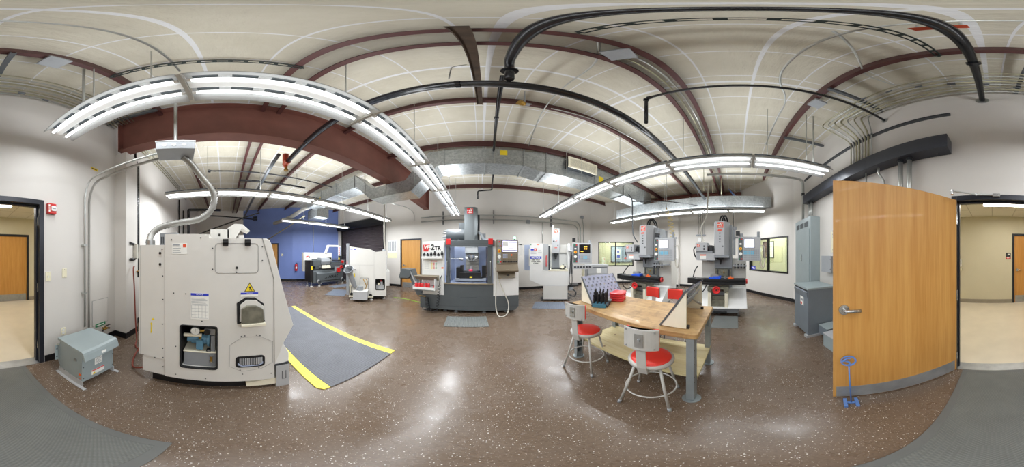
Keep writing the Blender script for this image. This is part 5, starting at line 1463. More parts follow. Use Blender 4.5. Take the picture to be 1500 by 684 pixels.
# ------------------------------------------------------------------ toolroom lathe
t = thing('toolroom_lathe', 'charcoal toolroom lathe with an off white back splash by the blue wall', 'lathe', (-6.6, 5.1, 0), 90)
b = MB('cream'); b.box(-1.33, .42, .55, .75, .72, 1.66); b.m('accent'); b.box(-1.2, -1.12, .547, .55, 1.40, 1.47); b.box(-1.12, -1.06, .547, .55, 1.44, 1.5); b.m('ink'); b.box(-1.04, -.98, .547, .55, 1.38, 1.47); b.build('back_splash', t, 0.02)
b = MB('dgrey'); b.prism([(0.02, .16), (.02, .72), (.05, .78), (.55, .78), (.55, .16)], 'yz', -1.10, .75); b.prism([(0.02, .22), (-.05, .28), (-.05, .62), (.02, .70)], 'yz', -.93, .70); b.build('base', t, 0.01)
b = MB('ink'); b.text('HAAS', .17, (.03, -.05, .44), bold=.008, shear=.35, stretch=1.35); b.prism([(-.50, .37), (-.40, .42), (-.33, .42), (-.36, .37)], 'xz', -.053, -.05); b.build('maker_lettering', t)
b = MB('black'); b.box(-1.27, -1.10, .0, .55, .25, 1.27); b.m('label_yellow'); b.box(-1.22, -1.14, -.003, 0, .82, 1.0); b.build('gear_cover', t, 0.006)
b = MB('dgrey'); b.box(-1.10, -.66, .02, .5, .98, 1.28); b.box(-.95, -.75, .05, .4, .86, .98); b.build('headstock', t, 0.01)
b = MB('ddgrey'); b.box(-1.10, 1.05, .05, .42, .79, .86); b.m('steel'); b.box(-.6, .95, .1, .16, .86, .885); b.box(-.6, .95, .3, .36, .86, .885); b.build('bed', t, 0.004)
b = MB('mgrey'); b.prism([(.02, 1.05), (-.02, 1.20), (.06, 1.38), (.35, 1.40), (.42, 1.2), (.42, 1.05)], 'yz', -.64, -.1); b.m('creamp'); b.prism([(-.05, .87), (-.03, 1.0), (.0, 1.02), (.0, .87)], 'yz', -.62, -.10); b.build('chuck_guard', t, 0.01)
b = MB('dgrey'); b.box(-.08, .75, .0, .42, .88, 1.08); b.box(.05, .7, .1, .4, 1.08, 1.17); b.box(-.9, .7, .42, .5, 1.28, 1.34); b.m('label_yellow'); b.box(.52, .60, .09, .1, 1.28, 1.38); b.m('ddgrey'); b.box(.3, .75, .1, .4, 1.2, 1.26); b.m('black'); b.box(.0, .2, .3, .5, 1.3, 1.4); b.build('carriage', t, 0.008)
b = MB('mgrey'); b.box(.2, .62, -.06, .05, .66, .92); b.build('apron', t, 0.006)
for x, z, r in ((.34, .76, .11), (.53, .91, .08)):
    b = MB('accent'); b.torus((x, -.13, z), r, .018, 'y', 24, 8); b.cyl((x, -.12, z), (x, -.105, z), r*.95, n=20); b.m('ink'); b.cyl((x, -.15, z), (x, -.05, z), .02, n=10); b.m('label_yellow'); b.box(x+.1, x+.14, -.07, -.06, z-.02, z+.03); b.build('handwheel', t)
b = MB('cream'); b.prism([(-.05, 1.64), (.06, 1.66), (.20, 1.98), (.9, 2.0), (.9, 2.1), (.12, 2.08)], 'xz', .5, .62); b.build('pendant_arm', t, 0.01)
b = MB('mgrey'); b.box(.62, .98, .12, .24, 1.0, 1.26); b.m('accent'); b.cyl((.80, .12, 1.17), (.80, .04, 1.17), .07, n=18); b.m('ddgrey'); b.box(.76, .96, .3, .4, 1.26, 1.5); b.build('control_panel', t, 0.008)
b = MB('white'); b.box(.78, .98, .4, .44, 1.5, 2.02); b.m('orangep')
for k in range(4): b.cyl((.83, .39, 1.58 + k*.12), (.83, .4, 1.58 + k*.12), .035, n=10)
b.m('lav'); b.box(.89, .97, .395, .4, 1.53, 1.98); b.build('sign_strip', t)
for x in (-.767, .723):
    b = MB('grey'); b.prism([(x-.14, .33), (x-.05, .35), (x+.12, .20), (x+.10, .12), (x-.02, .10), (x-.16, .26)], 'xz', -.06, .02); b.build('caster_bracket', t)
    b = MB('ddgrey'); b.cyl((x-.02, -.09, .22), (x-.02, -.05, .22), .09, n=18); b.build('caster', t)
    b = MB('white'); b.cyl((x, 0.0, 0), (x, 0.0, .04), .06, n=14); b.m('steel'); b.cyl((x, 0, .04), (x, 0, .2), .02, n=8); b.build('levelling_foot', t)
for x, y in ((-1.18, .45), (.7, .5), (-1.18, .05)):
    b = MB('white'); b.cyl((x, y, 0), (x, y, .04), .06, n=14); b.m('steel'); b.cyl((x, y, .04), (x, y, .26), .02, n=8); b.build('levelling_foot', t)
t2 = thing('floor_mat', 'grey mat on the floor before the charcoal toolroom lathe', 'mat', (-6.02, 5.25, 0), 90)
MB('bluemat').box(-.6, .55, -.25, .25, 0, .012).build('mat', t2, 0.004)

# ================================================================== WORKBENCH
t = thing('workbench', 'wooden topped workbench with steel legs and a pine lower shelf', 'workbench', (1.53, 1.05, 0))
MB('bench').prism(rbox(-.39, .40, -.77, .77, .03, 3), 'xy', .812, .86).build('bench_top', t, 0.006)
for lx, ly in ((-.33, -.71), (.38, -.71), (-.33, .70), (.38, .70)):
    b = MB('leg'); s = 1 if lx < 0 else -1
    b.box(lx-.045, lx-.039, ly-.03, ly+.03, .02, .812); b.box(lx+.039, lx+.045, ly-.03, ly+.03, .02, .812); b.box(lx-.039, lx+.039, ly-.028 if ly < 0 else ly+.024, ly-.024 if ly < 0 else ly+.028, .02, .812)
    b.prism([(lx-.05, 0), (lx+.05, 0), (lx+.038, .10), (lx-.038, .10)], 'xz', ly-.03, ly-.026); b.cyl((lx, ly, 0), (lx, ly, .008), .075, n=18)
    b.m('stoold')
    for k in range(6): b.cyl((lx-.02, ly-.028, .28+k*.08), (lx-.02, ly-.031, .28+k*.08), .005, n=6); b.cyl((lx+.02, ly-.028, .28+k*.08), (lx+.02, ly-.031, .28+k*.08), .005, n=6)
    b.build('leg', t)
b = MB('leg')
for ly in (-.71, .70):
    b.box(-.33, .38, ly-.02, ly+.02, .77, .81); b.tube(fillet([(-.30, ly, .60), (-.20, ly, .72), (.02, ly, .79)], .15), .008, 6); b.tube(fillet([(.35, ly, .60), (.25, ly, .72), (.03, ly, .79)], .15), .008, 6)
    b.box(-.33, .38, ly-.015, ly+.015, .23, .255)
b.build('cross_brace', t)
for k in range(4):
    b = MB('plank'); x0 = -.25 + k*.1665
    b.box(x0, x0+.163, -.74, .74, .256, .29)
    b.build('shelf_plank', t, 0.003)
b = MB('knot')
for x, y in ((-.2, .35), (.02, -.1), (.25, .1), (.3, -.5), (-.12, -.4), (.15, .5), (-.16, -.15)): b.cyl((x, y, .29), (x, y, .2906), .013, n=10)
b.build('knot', t)

def stool():
    t = thing('stool', 'x', 'stool', (0, 0, 0), 0, 'red seated shop stools')
    b = MB('stool'); b.rev([(1e-4, .535), (.165, .535), (.182, .545), (.184, .565), (.176, .578), (.160, .578)], n=36); b.build('seat_pan', t)
    b = MB('red'); b.rev([(.163, .572), (.160, .584), (.145, .592), (.08, .597), (1e-4, .598)], n=36); lab(b.build('seat', t), 'red vinyl seat')
    for a in (45, 135, 225, 315):
        c, s = math.cos(R(a)), math.sin(R(a))
        b = MB('stool'); b.tube([(.135*c, .135*s, .54), (.255*c, .255*s, .03)], .0115, 10)
        lg = b.build('leg', t)
        b = MB('keys'); b.tube([(.253*c, .253*s, .045), (.262*c, .262*s, .0)], .0145, 10); b.build('foot_cap', lg)
    b = MB('stool'); b.torus((0, 0, .205), .200, .0075, 'z', 40, 8); b.build('foot_ring', t)
    # back: upright strap towards -y and a curved pad
    b = MB('stool'); b.prism([(-.165, .505), (-.10, .52), (-.10, .53), (-.17, .53), (-.205, .60), (-.240, .95), (-.252, .95), (-.215, .59), (-.19, .51)], 'yz', -.035, .035); b.build('back_strap', t, 0.003)
    def pad(k, y0, y1, inset, name, lb=None):
        b = MB(k); n = 10
        A = []; B = []
        for sgn, L in ((0, A), (1, B)):
            for i in range(n+1):
                a = -1 + 2*i/n
                x = a*(.125-inset)
                bow = .035*(a*a)
                L.append((x, (y1 if sgn else y0) + bow))
        poly = A + B[::-1]
        z0, z1 = .80+inset, .975-inset
        b.prism(poly, 'xy', z0, z1)
        o = b.build(name, t, 0.012, 3)
        if lb: lab(o, lb)
        return o
    sh = pad('stool', -.262, -.250, 0, 'back_shell')
    pad('red', -.250, -.215, .006, 'backrest', 'red vinyl back pad')
    b = MB('steel')
    b.cyl((0, -.263, .89), (0, -.28, .89), .012, n=10)
    for x, z in ((-.10, .955), (.10, .955), (-.10, .82), (.10, .82)): b.cyl((x, -.262+.035*(x/.125)**2, z), (x, -.267+.035*(x/.125)**2, z), .006, n=8)
    b.box(-.03, .03, -.266, -.262, .83, .94)
    b.build('back_screw', sh)
    return t
st = stool()
st.location = (1.13, 1.49, 0); st.rotation_euler = (0, 0, R(-70))
st['label'] = 'red seated stool at the far corner of the bench, beside the plate rack'
dup(st, (1.11, .64, 0), -78, 'red seated stool nearest to the camera on the near side of the bench')
dup(st, (2.09, 1.31, 0), 85, 'red stool across the bench, its back pad showing beside the red boxes')
dup(st, (2.09, .90, 0), 92, 'red stool across the bench, its back pad showing beside the slanted rack')

# slanted plate racks
def rack():
    t = thing('plate_rack', 'x', 'rack', (0, 0, 0), 0)
    L = .29
    for s in (-1, 1):
        b = MB('creamp'); b.prism([(-.11, .004), (.11, .004), (-.11, .325)], 'yz', s*L - .009, s*L + .009); b.build('side_panel', t, 0.002)
    # slanted perforated plate, direction from (y=.11,z=0) to (y=-.11,z=.325)
    b = MB('acryl'); d = Vector((0, -.22, .325)); Ls = d.length; d.normalize(); nrm = Vector((0, d.z, -d.y))
    nx, nz = 8, 4
    x0, x1 = -L-.012, L+.012
    cw, ch = (x1-x0)/nx, (Ls+.02)/nz
    base = Vector((0, .115, .0))
    def P(u, v_, o): return Vector((u, 0, 0)) + base + d*v_ + nrm*o
    for i in range(nx):
        for j in range(nz):
            cx, cv = x0 + (i+.5)*cw, (j+.5)*ch
            n = 16; r = .0145
            inner_t, inner_b, outer_t, outer_b = [], [], [], []
            for k in range(n):
                a = 2*PI*(k+.5)/n - PI
                ca, sa = math.cos(a), math.sin(a)
                m_ = max(abs(ca), abs(sa))
                ox, ov = ca/m_*cw/2, sa/m_*ch/2
                inner_t.append(b.v(P(cx + r*ca, cv + r*sa, .012))); inner_b.append(b.v(P(cx + r*ca, cv + r*sa, 0)))
                outer_t.append(b.v(P(cx + ox, cv + ov, .012))); outer_b.append(b.v(P(cx + ox, cv + ov, 0)))
            for k in range(n):
                j2 = (k+1) % n
                b.f([outer_t[k], outer_t[j2], inner_t[j2], inner_t[k]]); b.f([outer_b[j2], outer_b[k], inner_b[k], inner_b[j2]]); b.f([inner_t[k], inner_t[j2], inner_b[j2], inner_b[k]])
    b.m('dgrey')
    e = .018
    for u0, u1 in ((x0-.002, x0+.012), (x1-.012, x1+.002)):
        v8 = [b.v(P(u, v_, o)) for u in (u0, u1) for v_ in (0, Ls+.02) for o in (-.001, .014)]
        for q in ((0,1,3,2),(4,6,7,5),(0,4,5,1),(2,3,7,6),(0,2,6,4),(1,5,7,3)): b.f([v8[i] for i in q])
    b.build('perforated_plate', t)
    b = MB('steel')
    for i, j in ((0, 3), (1, 3), (2, 3), (3, 3), (4, 3), (5, 3), (6, 3), (0, 2), (1, 2), (4, 2), (5, 2), (0, 1), (6, 2)):
        c = P(x0 + (i+.5)*cw, (j+.5)*ch, 0)
        b.tube([c + nrm*(-.004), c + nrm*.016], .019, 14, cap=False)
    b.build('bushing', t)
    b = MB('black'); b.box(L-.03, L+.0, -.13, -.10, 0, .03); b.box(-L, -L+.03, -.13, -.10, 0, .03); b.build('rubber_foot', t, 0.003)
    return t
r1 = rack(); r1.location = (1.52, .50, .861); r1['label'] = 'slanted tool rack at the near bench end, seen from behind with cream sides'
dup(r1, (1.56, 1.66, .861), 180, 'slanted perforated tool rack at the far end of the bench, plate facing the camera')
t = thing('lever_tool', 'steel rod lever sticking out under the near slanted rack', 'lever', (1.5, .47, .86))
b = MB('steel'); b.tube([(-.02, .03, .23), (.06, -.02, .19), (.20, -.08, .10)], .009, 8); b.tube([(.16, -.06, .125), (.22, -.085, .09)], .012, 8); b.build('rod', t)
b = MB('ink'); b.box(-.08, -.02, -.02, .03, .20, .245); b.build('clamp', t, 0.003)
for i, (y, z) in enumerate(((.47, .99), (.47, 1.03), (.47, 1.07), (.47, 1.11))):
    tag(MB('steel').cyl((1.26, y + .02 - i*.026, z-.01), (1.78, y + .02 - i*.026, z-.01), .006, n=8).build('rack_rod'), 'thin steel rod lying under the near slanted rack', 'rod', 'rods under the near rack')

t = thing('tool_tray', 'black and teal tray of drill bits and cutters on the bench', 'tray', (1.38, 1.50, .86), 35)
b = MB('black'); b.box(-.13, .13, -.10, .10, 0, .022); b.m('ddgrey'); b.box(-.12, .12, -.09, .09, .022, .035); b.build('base', t, 0.006)
b = MB('leg'); b.prism([(-.11, .03), (-.02, .035), (.09, .035), (.105, .075), (-.03, .06), (-.11, .045)], 'yz', .03, .12); lab(b.build('bit_holder', t, 0.004), 'slanted grey bit holder')
b = MB('green'); b.mats = ['tealblock']; M['tealblock'] = paint('teal_block', (60, 118, 140), 0.45); b.box(-.16, -.06, -.08, .08, .0, .05); b.build('teal_block', t, 0.004)
bit = thing('cutter', 'black shanked cutter standing upright in the bench tray', 'cutter', (0, 0, 0), 0, 'cutters standing in the tool tray')
b = MB('ink'); b.cyl((0, 0, 0), (0, 0, .07), .008, n=10); b.cyl((0, 0, .07), (0, 0, .11), .006, .005, 8); b.cyl((0, 0, .11), (0, 0, .135), .010, n=10); b.build('shank', bit)
first = True
k = 0
for i in range(6):
    for j in range(4):
        h = .8 + .45*random.random()
        o = bit if first else dup(bit)
        first = False
        lx, ly = -.145 + i*.032, -.07 + j*.045
        a = R(35)
        o.location = (1.38 + lx*math.cos(a) - ly*math.sin(a), 1.50 + lx*math.sin(a) + ly*math.cos(a), .905 if i < 3 else .895)
        o.scale = (1, 1, h + (.35 if j == 3 and i in (2, 3) else 0))
for k in range(5):
    b = MB('steel'); b.tube([(.045, -.08 + k*.035, .045), (.115, -.075 + k*.035, .085)], .007, 8); lab(b.build('bit', t), 'steel bit')
def redbox(z, lb, rz):
    t = thing('plastic_box', lb, 'box', (1.69, 1.50, z), rz, 'red plastic boxes on the bench')
    b = MB('redp'); b.prism(rbox(-.115, .115, -.09, .09, .03, 4), 'xy', 0, .028); b.build('base', t, 0.008)
    b = MB('redp'); b.prism(rbox(-.117, .117, -.092, .092, .03, 4), 'xy', .03, .058); b.build('lid', t, 0.010)
    b = MB('redp'); b.box(-.03, .03, -.10, -.085, .015, .045); b.build('latch', t, 0.003)
    return t
redbox(.861, 'red plastic case at the bottom of the pair on the bench', 28)
redbox(.921, 'red plastic case on top of the pair on the bench', 24)

# ================================================================== FLOOR THINGS
t = thing('entrance_mat', 'grey textured rubber mat lying inside the open doorway', 'mat', (-.155, -.98, 0), 0)
b = MB('bigmat'); b.box(-.47, .47, -.755, .765, 0, .010); b.build('mat', t, 0.004)
b = MB('bigmat'); b.mats = ['matedge']; M['matedge'] = paint('mat_border', (98, 100, 98), 0.55); b.frame_prism([(-.475, -.76), (.475, -.76), (.475, .77), (-.475, .77)], [(-.42, -.705), (.42, -.705), (.42, .715), (-.42, .715)], 'xy', 0, .012); b.build('border', t, 0.002)
t = thing('fatigue_mat', 'dark diamond tread mat with yellow edges before the large turning centre', 'mat', (-1.13, 1.35, 0), 0)
MB('diamond').box(-3.1, 0, -.49, .49, 0, .014).build('mat', t, 0.003)
b = MB('yellow'); b.prism([(-3.1, -.60), (-.06, -.60), (0, -.56), (0, -.49), (-3.1, -.49)], 'xy', 0, .012); lab(b.build('edge', t, 0.003), 'yellow bevelled edge')
b = MB('yellow'); b.box(-3.1, 0, .49, .60, 0, .012); lab(b.build('edge', t, 0.003), 'yellow bevelled edge')
tag(MB('lime').tube(spline([(-2.9, 4.9, .004), (-2.4, 4.9, .004), (-1.6, 4.6, .004)], 6), .012, 6).build('green_hose'), 'lime green hose on the floor by the chip chute', 'hose')

# small transformer left of the doorway
t = thing('transformer', 'small pale grey transformer on the floor left of the doorway, warning label on its front', 'transformer', (-1.135, -1.28, 0), 180)
# local: x -> -X world, y -> -Y world ; front (camera side) is local -y
b = MB('trafo'); b.box(-.215, .215, -.18, .19, .075, .51); b.build('body', t, 0.004)
b = MB('trafo'); b.prism([(-.215, .522), (-.225, .50), (-.245, .43), (-.235, .425), (-.19, .50), (.20, .50), (.20, .535), (-.19, .535)], 'yz', -.235, .235); b.build('lid', t, 0.003)
for s in (-1, 1):
    b = MB('grey'); b.box(s*.215, s*.25, -.24, .22, 0, .008); b.box(s*.211, s*.218, -.19, .2, 0, .09); b.build('foot_rail', t, 0.002)
b = MB('trafo'); b.prism([(.19, .12), (.25, .22), (.25, .42), (.19, .45)], 'yz', -.215, -.208); b.box(-.26, -.218, .21, .215, .2, .42); b.m('stoold'); b.cyl((-.24, .208, .37), (-.24, .205, .37), .008, n=8); b.cyl((-.24, .208, .25), (-.24, .205, .25), .008, n=8); b.build('wall_bracket', t)
b = MB('paper'); b.box(-.06, .04, -.183, -.18, .27, .40); b.m('keys')
for k in range(6): b.box(-.05, .03 - .012*(k % 3), -.185, -.183, .285 + k*.018, .29 + k*.018)
b.m('paper'); b.box(-.10, .07, -.183, -.18, .13, .20); b.m('accent'); b.box(-.10, .07, -.185, -.183, .185, .20); b.m('label_yellow'); b.prism([(-.09, .135), (-.05, .135), (-.07, .17)], 'xz', -.185, -.183); b.m('paper'); b.quad((-.03, -.2468, .455), (.03, -.2468, .455), (.03, -.2405, .48), (-.03, -.2405, .48))
b.build('label_set', t)
b = MB('orangep'); b.box(-.2165, -.215, -.165, -.135, .16, .195); b.box(-.2165, -.215, -.16, -.14, .115, .13); b.m('steel'); b.cyl((-.215, -.09, .37), (-.225, -.09, .37), .018, n=12); b.build('tag_label', t)
b = MB('stoold')
for y in (-.1, .0, .1, .17):
    b.cyl((-.215, y, .09), (-.219, y, .09), .006, n=8)
for z in (.13, .3, .46):
    b.cyl((-.20, -.18, z), (-.20, -.184, z), .006, n=8); b.cyl((.20, -.18, z), (.20, -.184, z), .006, n=8)
b.build('screw', t)

# large transformer and what stands around it
t = thing('transformer', 'tall grey floor transformer behind the open door edge', 'transformer', (2.76, -1.42, 0), 180)
b = MB('trafod'); b.box(-.32, .31, -.27, .26, .05, .90); b.build('body', t, 0.004)
b = MB('trafo'); b.box(-.335, .325, -.285, .275, .90, .935); b.build('lid', t, 0.005)
b = MB('trafod'); b.prism([(-.27, .76), (-.275, .755), (-.295, .86), (-.27, .875)], 'yz', -.30, .29); b.m('black'); b.box(-.29, .28, -.275, -.27, .865, .895); b.build('vent_louver', t)
b = MB('grey')
for x in (-.28, .27):
    b.box(x-.05, x+.05, -.30, .28, 0, .05)
b.build('foot_rail', t)
b = MB('paper'); b.box(-.02, .12, -.273, -.27, .58, .74); b.m('keys'); b.box(0, .1, -.275, -.273, .66, .7); b.m('accent'); b.box(-.01, .06, -.275, -.273, .59, .63); b.build('label_set', t)
b = MB('paper'); b.box(-.324, -.32, -.26, -.15, .34, .38) if False else b.box(-.323, -.32, -.22, -.08, .36, .40); b.build('side_label', t)
t = thing('floor_wireway', 'dark grey wireway stub resting low beside the tall transformer', 'wireway', (2.30, -1.5, 0), 180)
b = MB('trafod'); b.box(-.12, .14, -.16, .20, .08, .24); b.build('trough', t, 0.004)
b = MB('trafo'); b.box(-.125, .145, -.165, .205, .24, .25); b.build('cover', t, 0.002)
b = MB('stoold'); b.box(-.1, -.06, -.1, .1, 0, .08); b.box(.06, .1, -.1, .1, 0, .08); b.build('stand', t)
t = thing('junction_box', 'pale grey square box on the floor under the door edge', 'junction box', (1.95, -1.35, 0), 180)
b = MB('trafo'); b.box(-.14, .14, -.12, .2, 0.0, .24); b.build('body', t, 0.004)
b = MB('grey'); b.box(-.145, .145, -.125, .205, .24, .252); b.build('lid', t, 0.002)
t = thing('electric_panel', 'tall grey electric panel with louvred top on the door wall', 'electric panel', (3.57, -1.75, 0), 180)
b = MB('trafo'); b.box(-.45, .45, -.23, 0, .12, 2.36); b.m('black'); b.box(-.43, .43, -.2, -.01, 0, .12); b.build('cabinet', t, 0.006)
d_ = MB('trafo'); d_.box(-.40, .40, -.245, -.23, .5, 2.08); d_ = d_.build('door', t, 0.004)
b = MB('nickel'); b.box(-.02, .02, -.26, -.245, 1.35, 1.52); b.m('paper'); b.box(-.01, .01, -.262, -.26, 1.38, 1.42); b.build('handle', d_, 0.003)
b = MB('ddgrey')
for g in range(3):
    for k in range(6): b.box(-.36 + g*.25 + k*.035, -.342 + g*.25 + k*.035, -.234, -.23, 2.14, 2.26)
b.build('louver', t)
t = thing('junction_box', 'grey lidded box on the door wall right of the electric panel', 'junction box', (2.62, -1.75, 1.18), 180)
b = MB('keys'); b.box(-.16, .17, -.14, 0, 0, .30); b.build('box', t, 0.006)
b = MB('keys'); b.box(-.165, .175, -.155, -.14, -.005, .305); b.m('stoold'); b.cyl((.16, -.155, .06), (.16, -.16, .06), .008, n=8); b.cyl((.16, -.155, .24), (.16, -.16, .24), .008, n=8); b.build('lid', t, 0.004)
t = thing('cover_plate', 'tall ivory blank plate on the door wall above the grey box', 'plate', (2.60, -1.75, 1.55), 180)
b = MB('ivory'); b.box(-.05, .05, -.012, 0, 0, .40); b.build('plate', t, 0.003)
b = MB('stoold'); b.cyl((0, -.012, .05), (0, -.014, .05), .006, n=8); b.cyl((0, -.012, .35), (0, -.014, .35), .006, n=8); b.build('screw', t)

# blue floor door stop
t = thing('door_stop', 'blue metal door stop with a round emblem leaning on the open door', 'door stop', (.885, -.752, 0), 57)
b = MB('blue_stop'); b.box(-.055, -.028, -.07, .05, 0, .024); b.box(.028, .055, -.07, .05, 0, .024); b.box(-.028, .028, -.02, .0, .004, .02); b.build('base', t, 0.003)
b = MB('blue_stop'); b.tube([(0, -.01, .012), (.012, -.055, .53)], .006, 8); b.build('rod', t)
b = MB('blue_stop')
n = 32
O = []; I = []
for k in range(n):
    a = 2*PI*k/n
    O.append((.06*math.cos(a), .052*math.sin(a))); I.append((.050*math.cos(a) - .003, .038*math.sin(a) + .001))
b.T = Matrix.Translation((.014, -.06, .565)) @ Matrix.Rotation(R(180), 4, 'Z') @ Matrix.Rotation(R(-14), 4, 'X')
b.frame_prism(O, I, 'xz', -.003, .003)
b.prism([(-.052, .0), (-.03, .022), (-.002, .033), (.02, .026), (.012, .018), (-.004, .02), (-.02, .010), (-.03, -.004), (-.048, -.012)], 'xz', -.003, .003)
b.prism([(-.03, -.004), (-.01, .004), (.008, -.006), (.016, -.022), (.008, -.046), (-.004, -.046), (.002, -.026), (-.006, -.014)], 'xz', -.003, .003)
lab(b.build('emblem', t), 'round cut out blue emblem')

# ================================================================== DOOR WALL FITTINGS
def onback(name, label, cat, X, z, y=-1.75):
    return thing(name, label, cat, (X, y, z), 180)
t = onback('fire_alarm', 'red fire alarm strobe on the wall beside the doorway', 'fire alarm', -.96, 2.0)
b = MB('redpaint'); b.box(-.06, .06, -.05, 0, 0, .135); b.build('housing', t, 0.008)
b = MB('paper'); b.box(-.05, -.03, -.052, -.05, .02, .115); b.m('redpaint'); b.text('FIRE', .03, (-.04, -.052, .0675), (0, 0, 1), (-1, 0, 0)); b.build('lettering', t)
b = MB('white'); b.prism(rbox(-.015, .05, .035, .1, .012), 'xz', -.062, -.05); b.m('keys'); b.box(-.005, .04, -.066, -.062, .06, .075); b.build('strobe', t, 0.004)
def plate(label, X, z, kind):
    t = onback('wall_plate', label, 'wall plate', X, z)
    b = MB('ivory'); b.box(-.035, .035, -.008, 0, -.058, .058); b.build('plate', t, 0.003)
    b = MB('white' if kind != 'blank' else 'ivory')
    if kind == 'switch': b.box(-.006, .006, -.016, -.008, -.012, .012)
    elif kind == 'outlet': b.prism(rbox(-.017, .017, .006, .04, .008), 'xz', -.011, -.008); b.prism(rbox(-.017, .017, -.04, -.006, .008), 'xz', -.011, -.008)
    b.m('stoold'); b.cyl((0, -.008, .047), (0, -.009, .047), .004, n=6); b.cyl((0, -.008, -.047), (0, -.009, -.047), .004, n=6)
    b.build('toggle' if kind == 'switch' else ('socket' if kind == 'outlet' else 'screw'), t)
plate('ivory light switch beside the doorway', -.925, 1.23, 'switch')
plate('ivory blank plate left of the light switch', -1.165, 1.26, 'blank')
plate('ivory power outlet above the small transformer', -1.145, .44, 'outlet')
t = onback('caution_sticker', 'small yellow sticker high on the wall by the conduits', 'sticker', -1.70, 2.92)
MB('label_yellow').box(-.07, .07, -.002, 0, -.025, .025).build('sheet', t)
b = MB('ink'); b.box(-.05, .05, -.003, -.002, -.008, .008); b.build('print', t)
t = onback('access_panel', 'white square access panel low on the wall right of the conduits', 'access panel', -1.83, .37)
b = MB('wall'); b.box(-.17, .17, -.006, 0, 0, .42); b.build('panel', t)
b = MB('creamseam'); b.frame_prism([(-.176, -.006), (.176, -.006), (.176, .426), (-.176, .426)], [(-.171, -.001), (.171, -.001), (.171, .421), (-.171, .421)], 'xz', -.005, 0); b.build('frame', t)
t = onback('air_valve', 'brass valve under a green sign above the transformer corner', 'valve', -1.88, .27)
b = MB('brass'); b.cyl((0, 0, 0), (0, -.06, 0), .014, n=10); b.cyl((-.04, -.06, 0), (.05, -.06, 0), .018, n=10); b.cyl((0, -.06, 0), (0, -.06, .05), .01, n=8); b.build('body', t)
b = MB('black'); b.box(.0, .12, -.066, -.054, .045, .055); b.cyl((.05, -.06, 0), (.10, -.06, -.02), .014, n=8); b.cyl((-.04, -.06, 0), (-.06, -.06, -.03), .012, n=8); b.build('lever', t)
t = onback('pipe_sign', 'green sign plate over the brass valve on the wall', 'sign', -1.84, .355)
MB('green').box(-.12, .10, -.01, -.006, -.028, .028).build('plate', t)
b = MB('paper'); b.box(-.10, .07, -.012, -.01, -.008, .008); b.build('lettering', t)
# conduits up the wall to the hanging junction box
pipe('wall_conduit', 'smooth steel conduit climbing the wall to the hanging junction box', [(-1.47, -1.70, .44), (-1.47, -1.70, 2.38), (-1.50, -1.62, 2.62), (-1.40, -.45, 2.60)], .013, 'emt', 'conduit', None, .25, parts=(('strap', lambda: MB('emt').box(-1.50, -1.44, -1.75, -1.68, 1.62, 1.64)), ('strap', lambda: MB('emt').box(-1.50, -1.44, -1.75, -1.68, .95, .97))))
pipe('wall_conduit', 'ribbed flexible conduit climbing the wall beside the smooth one', [(-1.53, -1.68, .42), (-1.54, -1.69, 1.4), (-1.54, -1.69, 2.34), (-1.57, -1.60, 2.58), (-1.46, -.42, 2.57)], .017, 'flex', 'conduit', None, .25)
t = thing('junction_box', 'white junction box hanging from a rod over the large turning centre', 'junction box', (-1.36, -.42, 2.50), 15)
b = MB('keys'); b.box(-.11, .11, -.16, .16, 0, .10); b.build('box', t, 0.005)
b = MB('white'); b.box(-.115, .115, -.165, .165, .10, .108); b.build('lid', t)
b = MB('emt')
for k in range(3): b.cyl((.11, -.09 + k*.08, .05), (.113, -.09 + k*.08, .05), .018, n=12)
b.build('knockout', t)
b = MB('emt'); b.cyl((0.02, 0, .108), (0.02, 0, 1.8), .016, n=10); b.build('hanging_rod', t)
M['flexsteel'] = paint('flexible_steel_ribs', (150, 149, 144), 0.35, metal=0.5)
t = thing('flexible_conduit', 'thick ribbed flexible conduit looping from the junction box to the turning centre', 'conduit')
pts = [(-1.42, -.37, 2.50), (-1.469, -.306, 2.433), (-1.514, -.237, 2.322), (-1.55, -.13, 2.164), (-1.572, -.10, 2.058), (-1.58, -.133, 1.937), (-1.572, -.246, 1.846), (-1.549, -.426, 1.815), (-1.514, -.607, 1.777), (-1.469, -.699, 1.706), (-1.41, -.71, 1.60)]
sp = spline(pts, 9)
MB('flexsteel').tube(sp, [0.027 + 0.009*(i % 2) for i in range(len(sp))], 12).build('hose', t)
b = MB('steel'); b.cyl((-1.41, -.69, 1.58), (-1.41, -.69, 1.63), .045, n=14); b.build('connector', t)
# black air line on the pilaster
t = thing('air_line', 'black air pipe with a filter bowl running down beside the pilaster', 'pipe', (-2.60, -1.55, 0))
b = MB('pipe'); b.tube(fillet([(.10, .02, 3.7), (.05, 0, 3.5), (0, 0, 3.4), (0, 0, 1.50), (.12, .03, 1.42), (.30, .05, 1.42)], .06), .024, 10); b.tube(fillet([(-.06, 0, 3.4), (-.06, 0, 1.1)], .02), .018, 8); b.build('run', t)
b = MB('pipe'); b.cyl((.3, .04, 1.7), (0, 0, 1.67), .026, n=10); b.cyl((0, 0, 1.62), (0, 0, 1.72), .034, n=10); b.cyl((0, 0, 1.46), (0, 0, 1.54), .034, n=10); b.cyl((0, 0, 3.28), (0, 0, 3.36), .034, n=10); b.cyl((-.06, 0, 1.08), (-.06, 0, 1.2), .03, n=10); b.build('fitting', t)
b = MB('hose_grey'); b.cyl((.14, .06, 1.44), (.14, .06, 1.68), .045, .04, 14); b.m('label_yellow'); b.cyl((.08, .05, 1.44), (.08, .05, 1.49), .022); b.build('filter_bowl', t)
b = MB('brass'); b.cyl((-.06, .0, 1.20), (.08, .05, 1.20), .016, n=8); b.build('outlet_fitting', t)
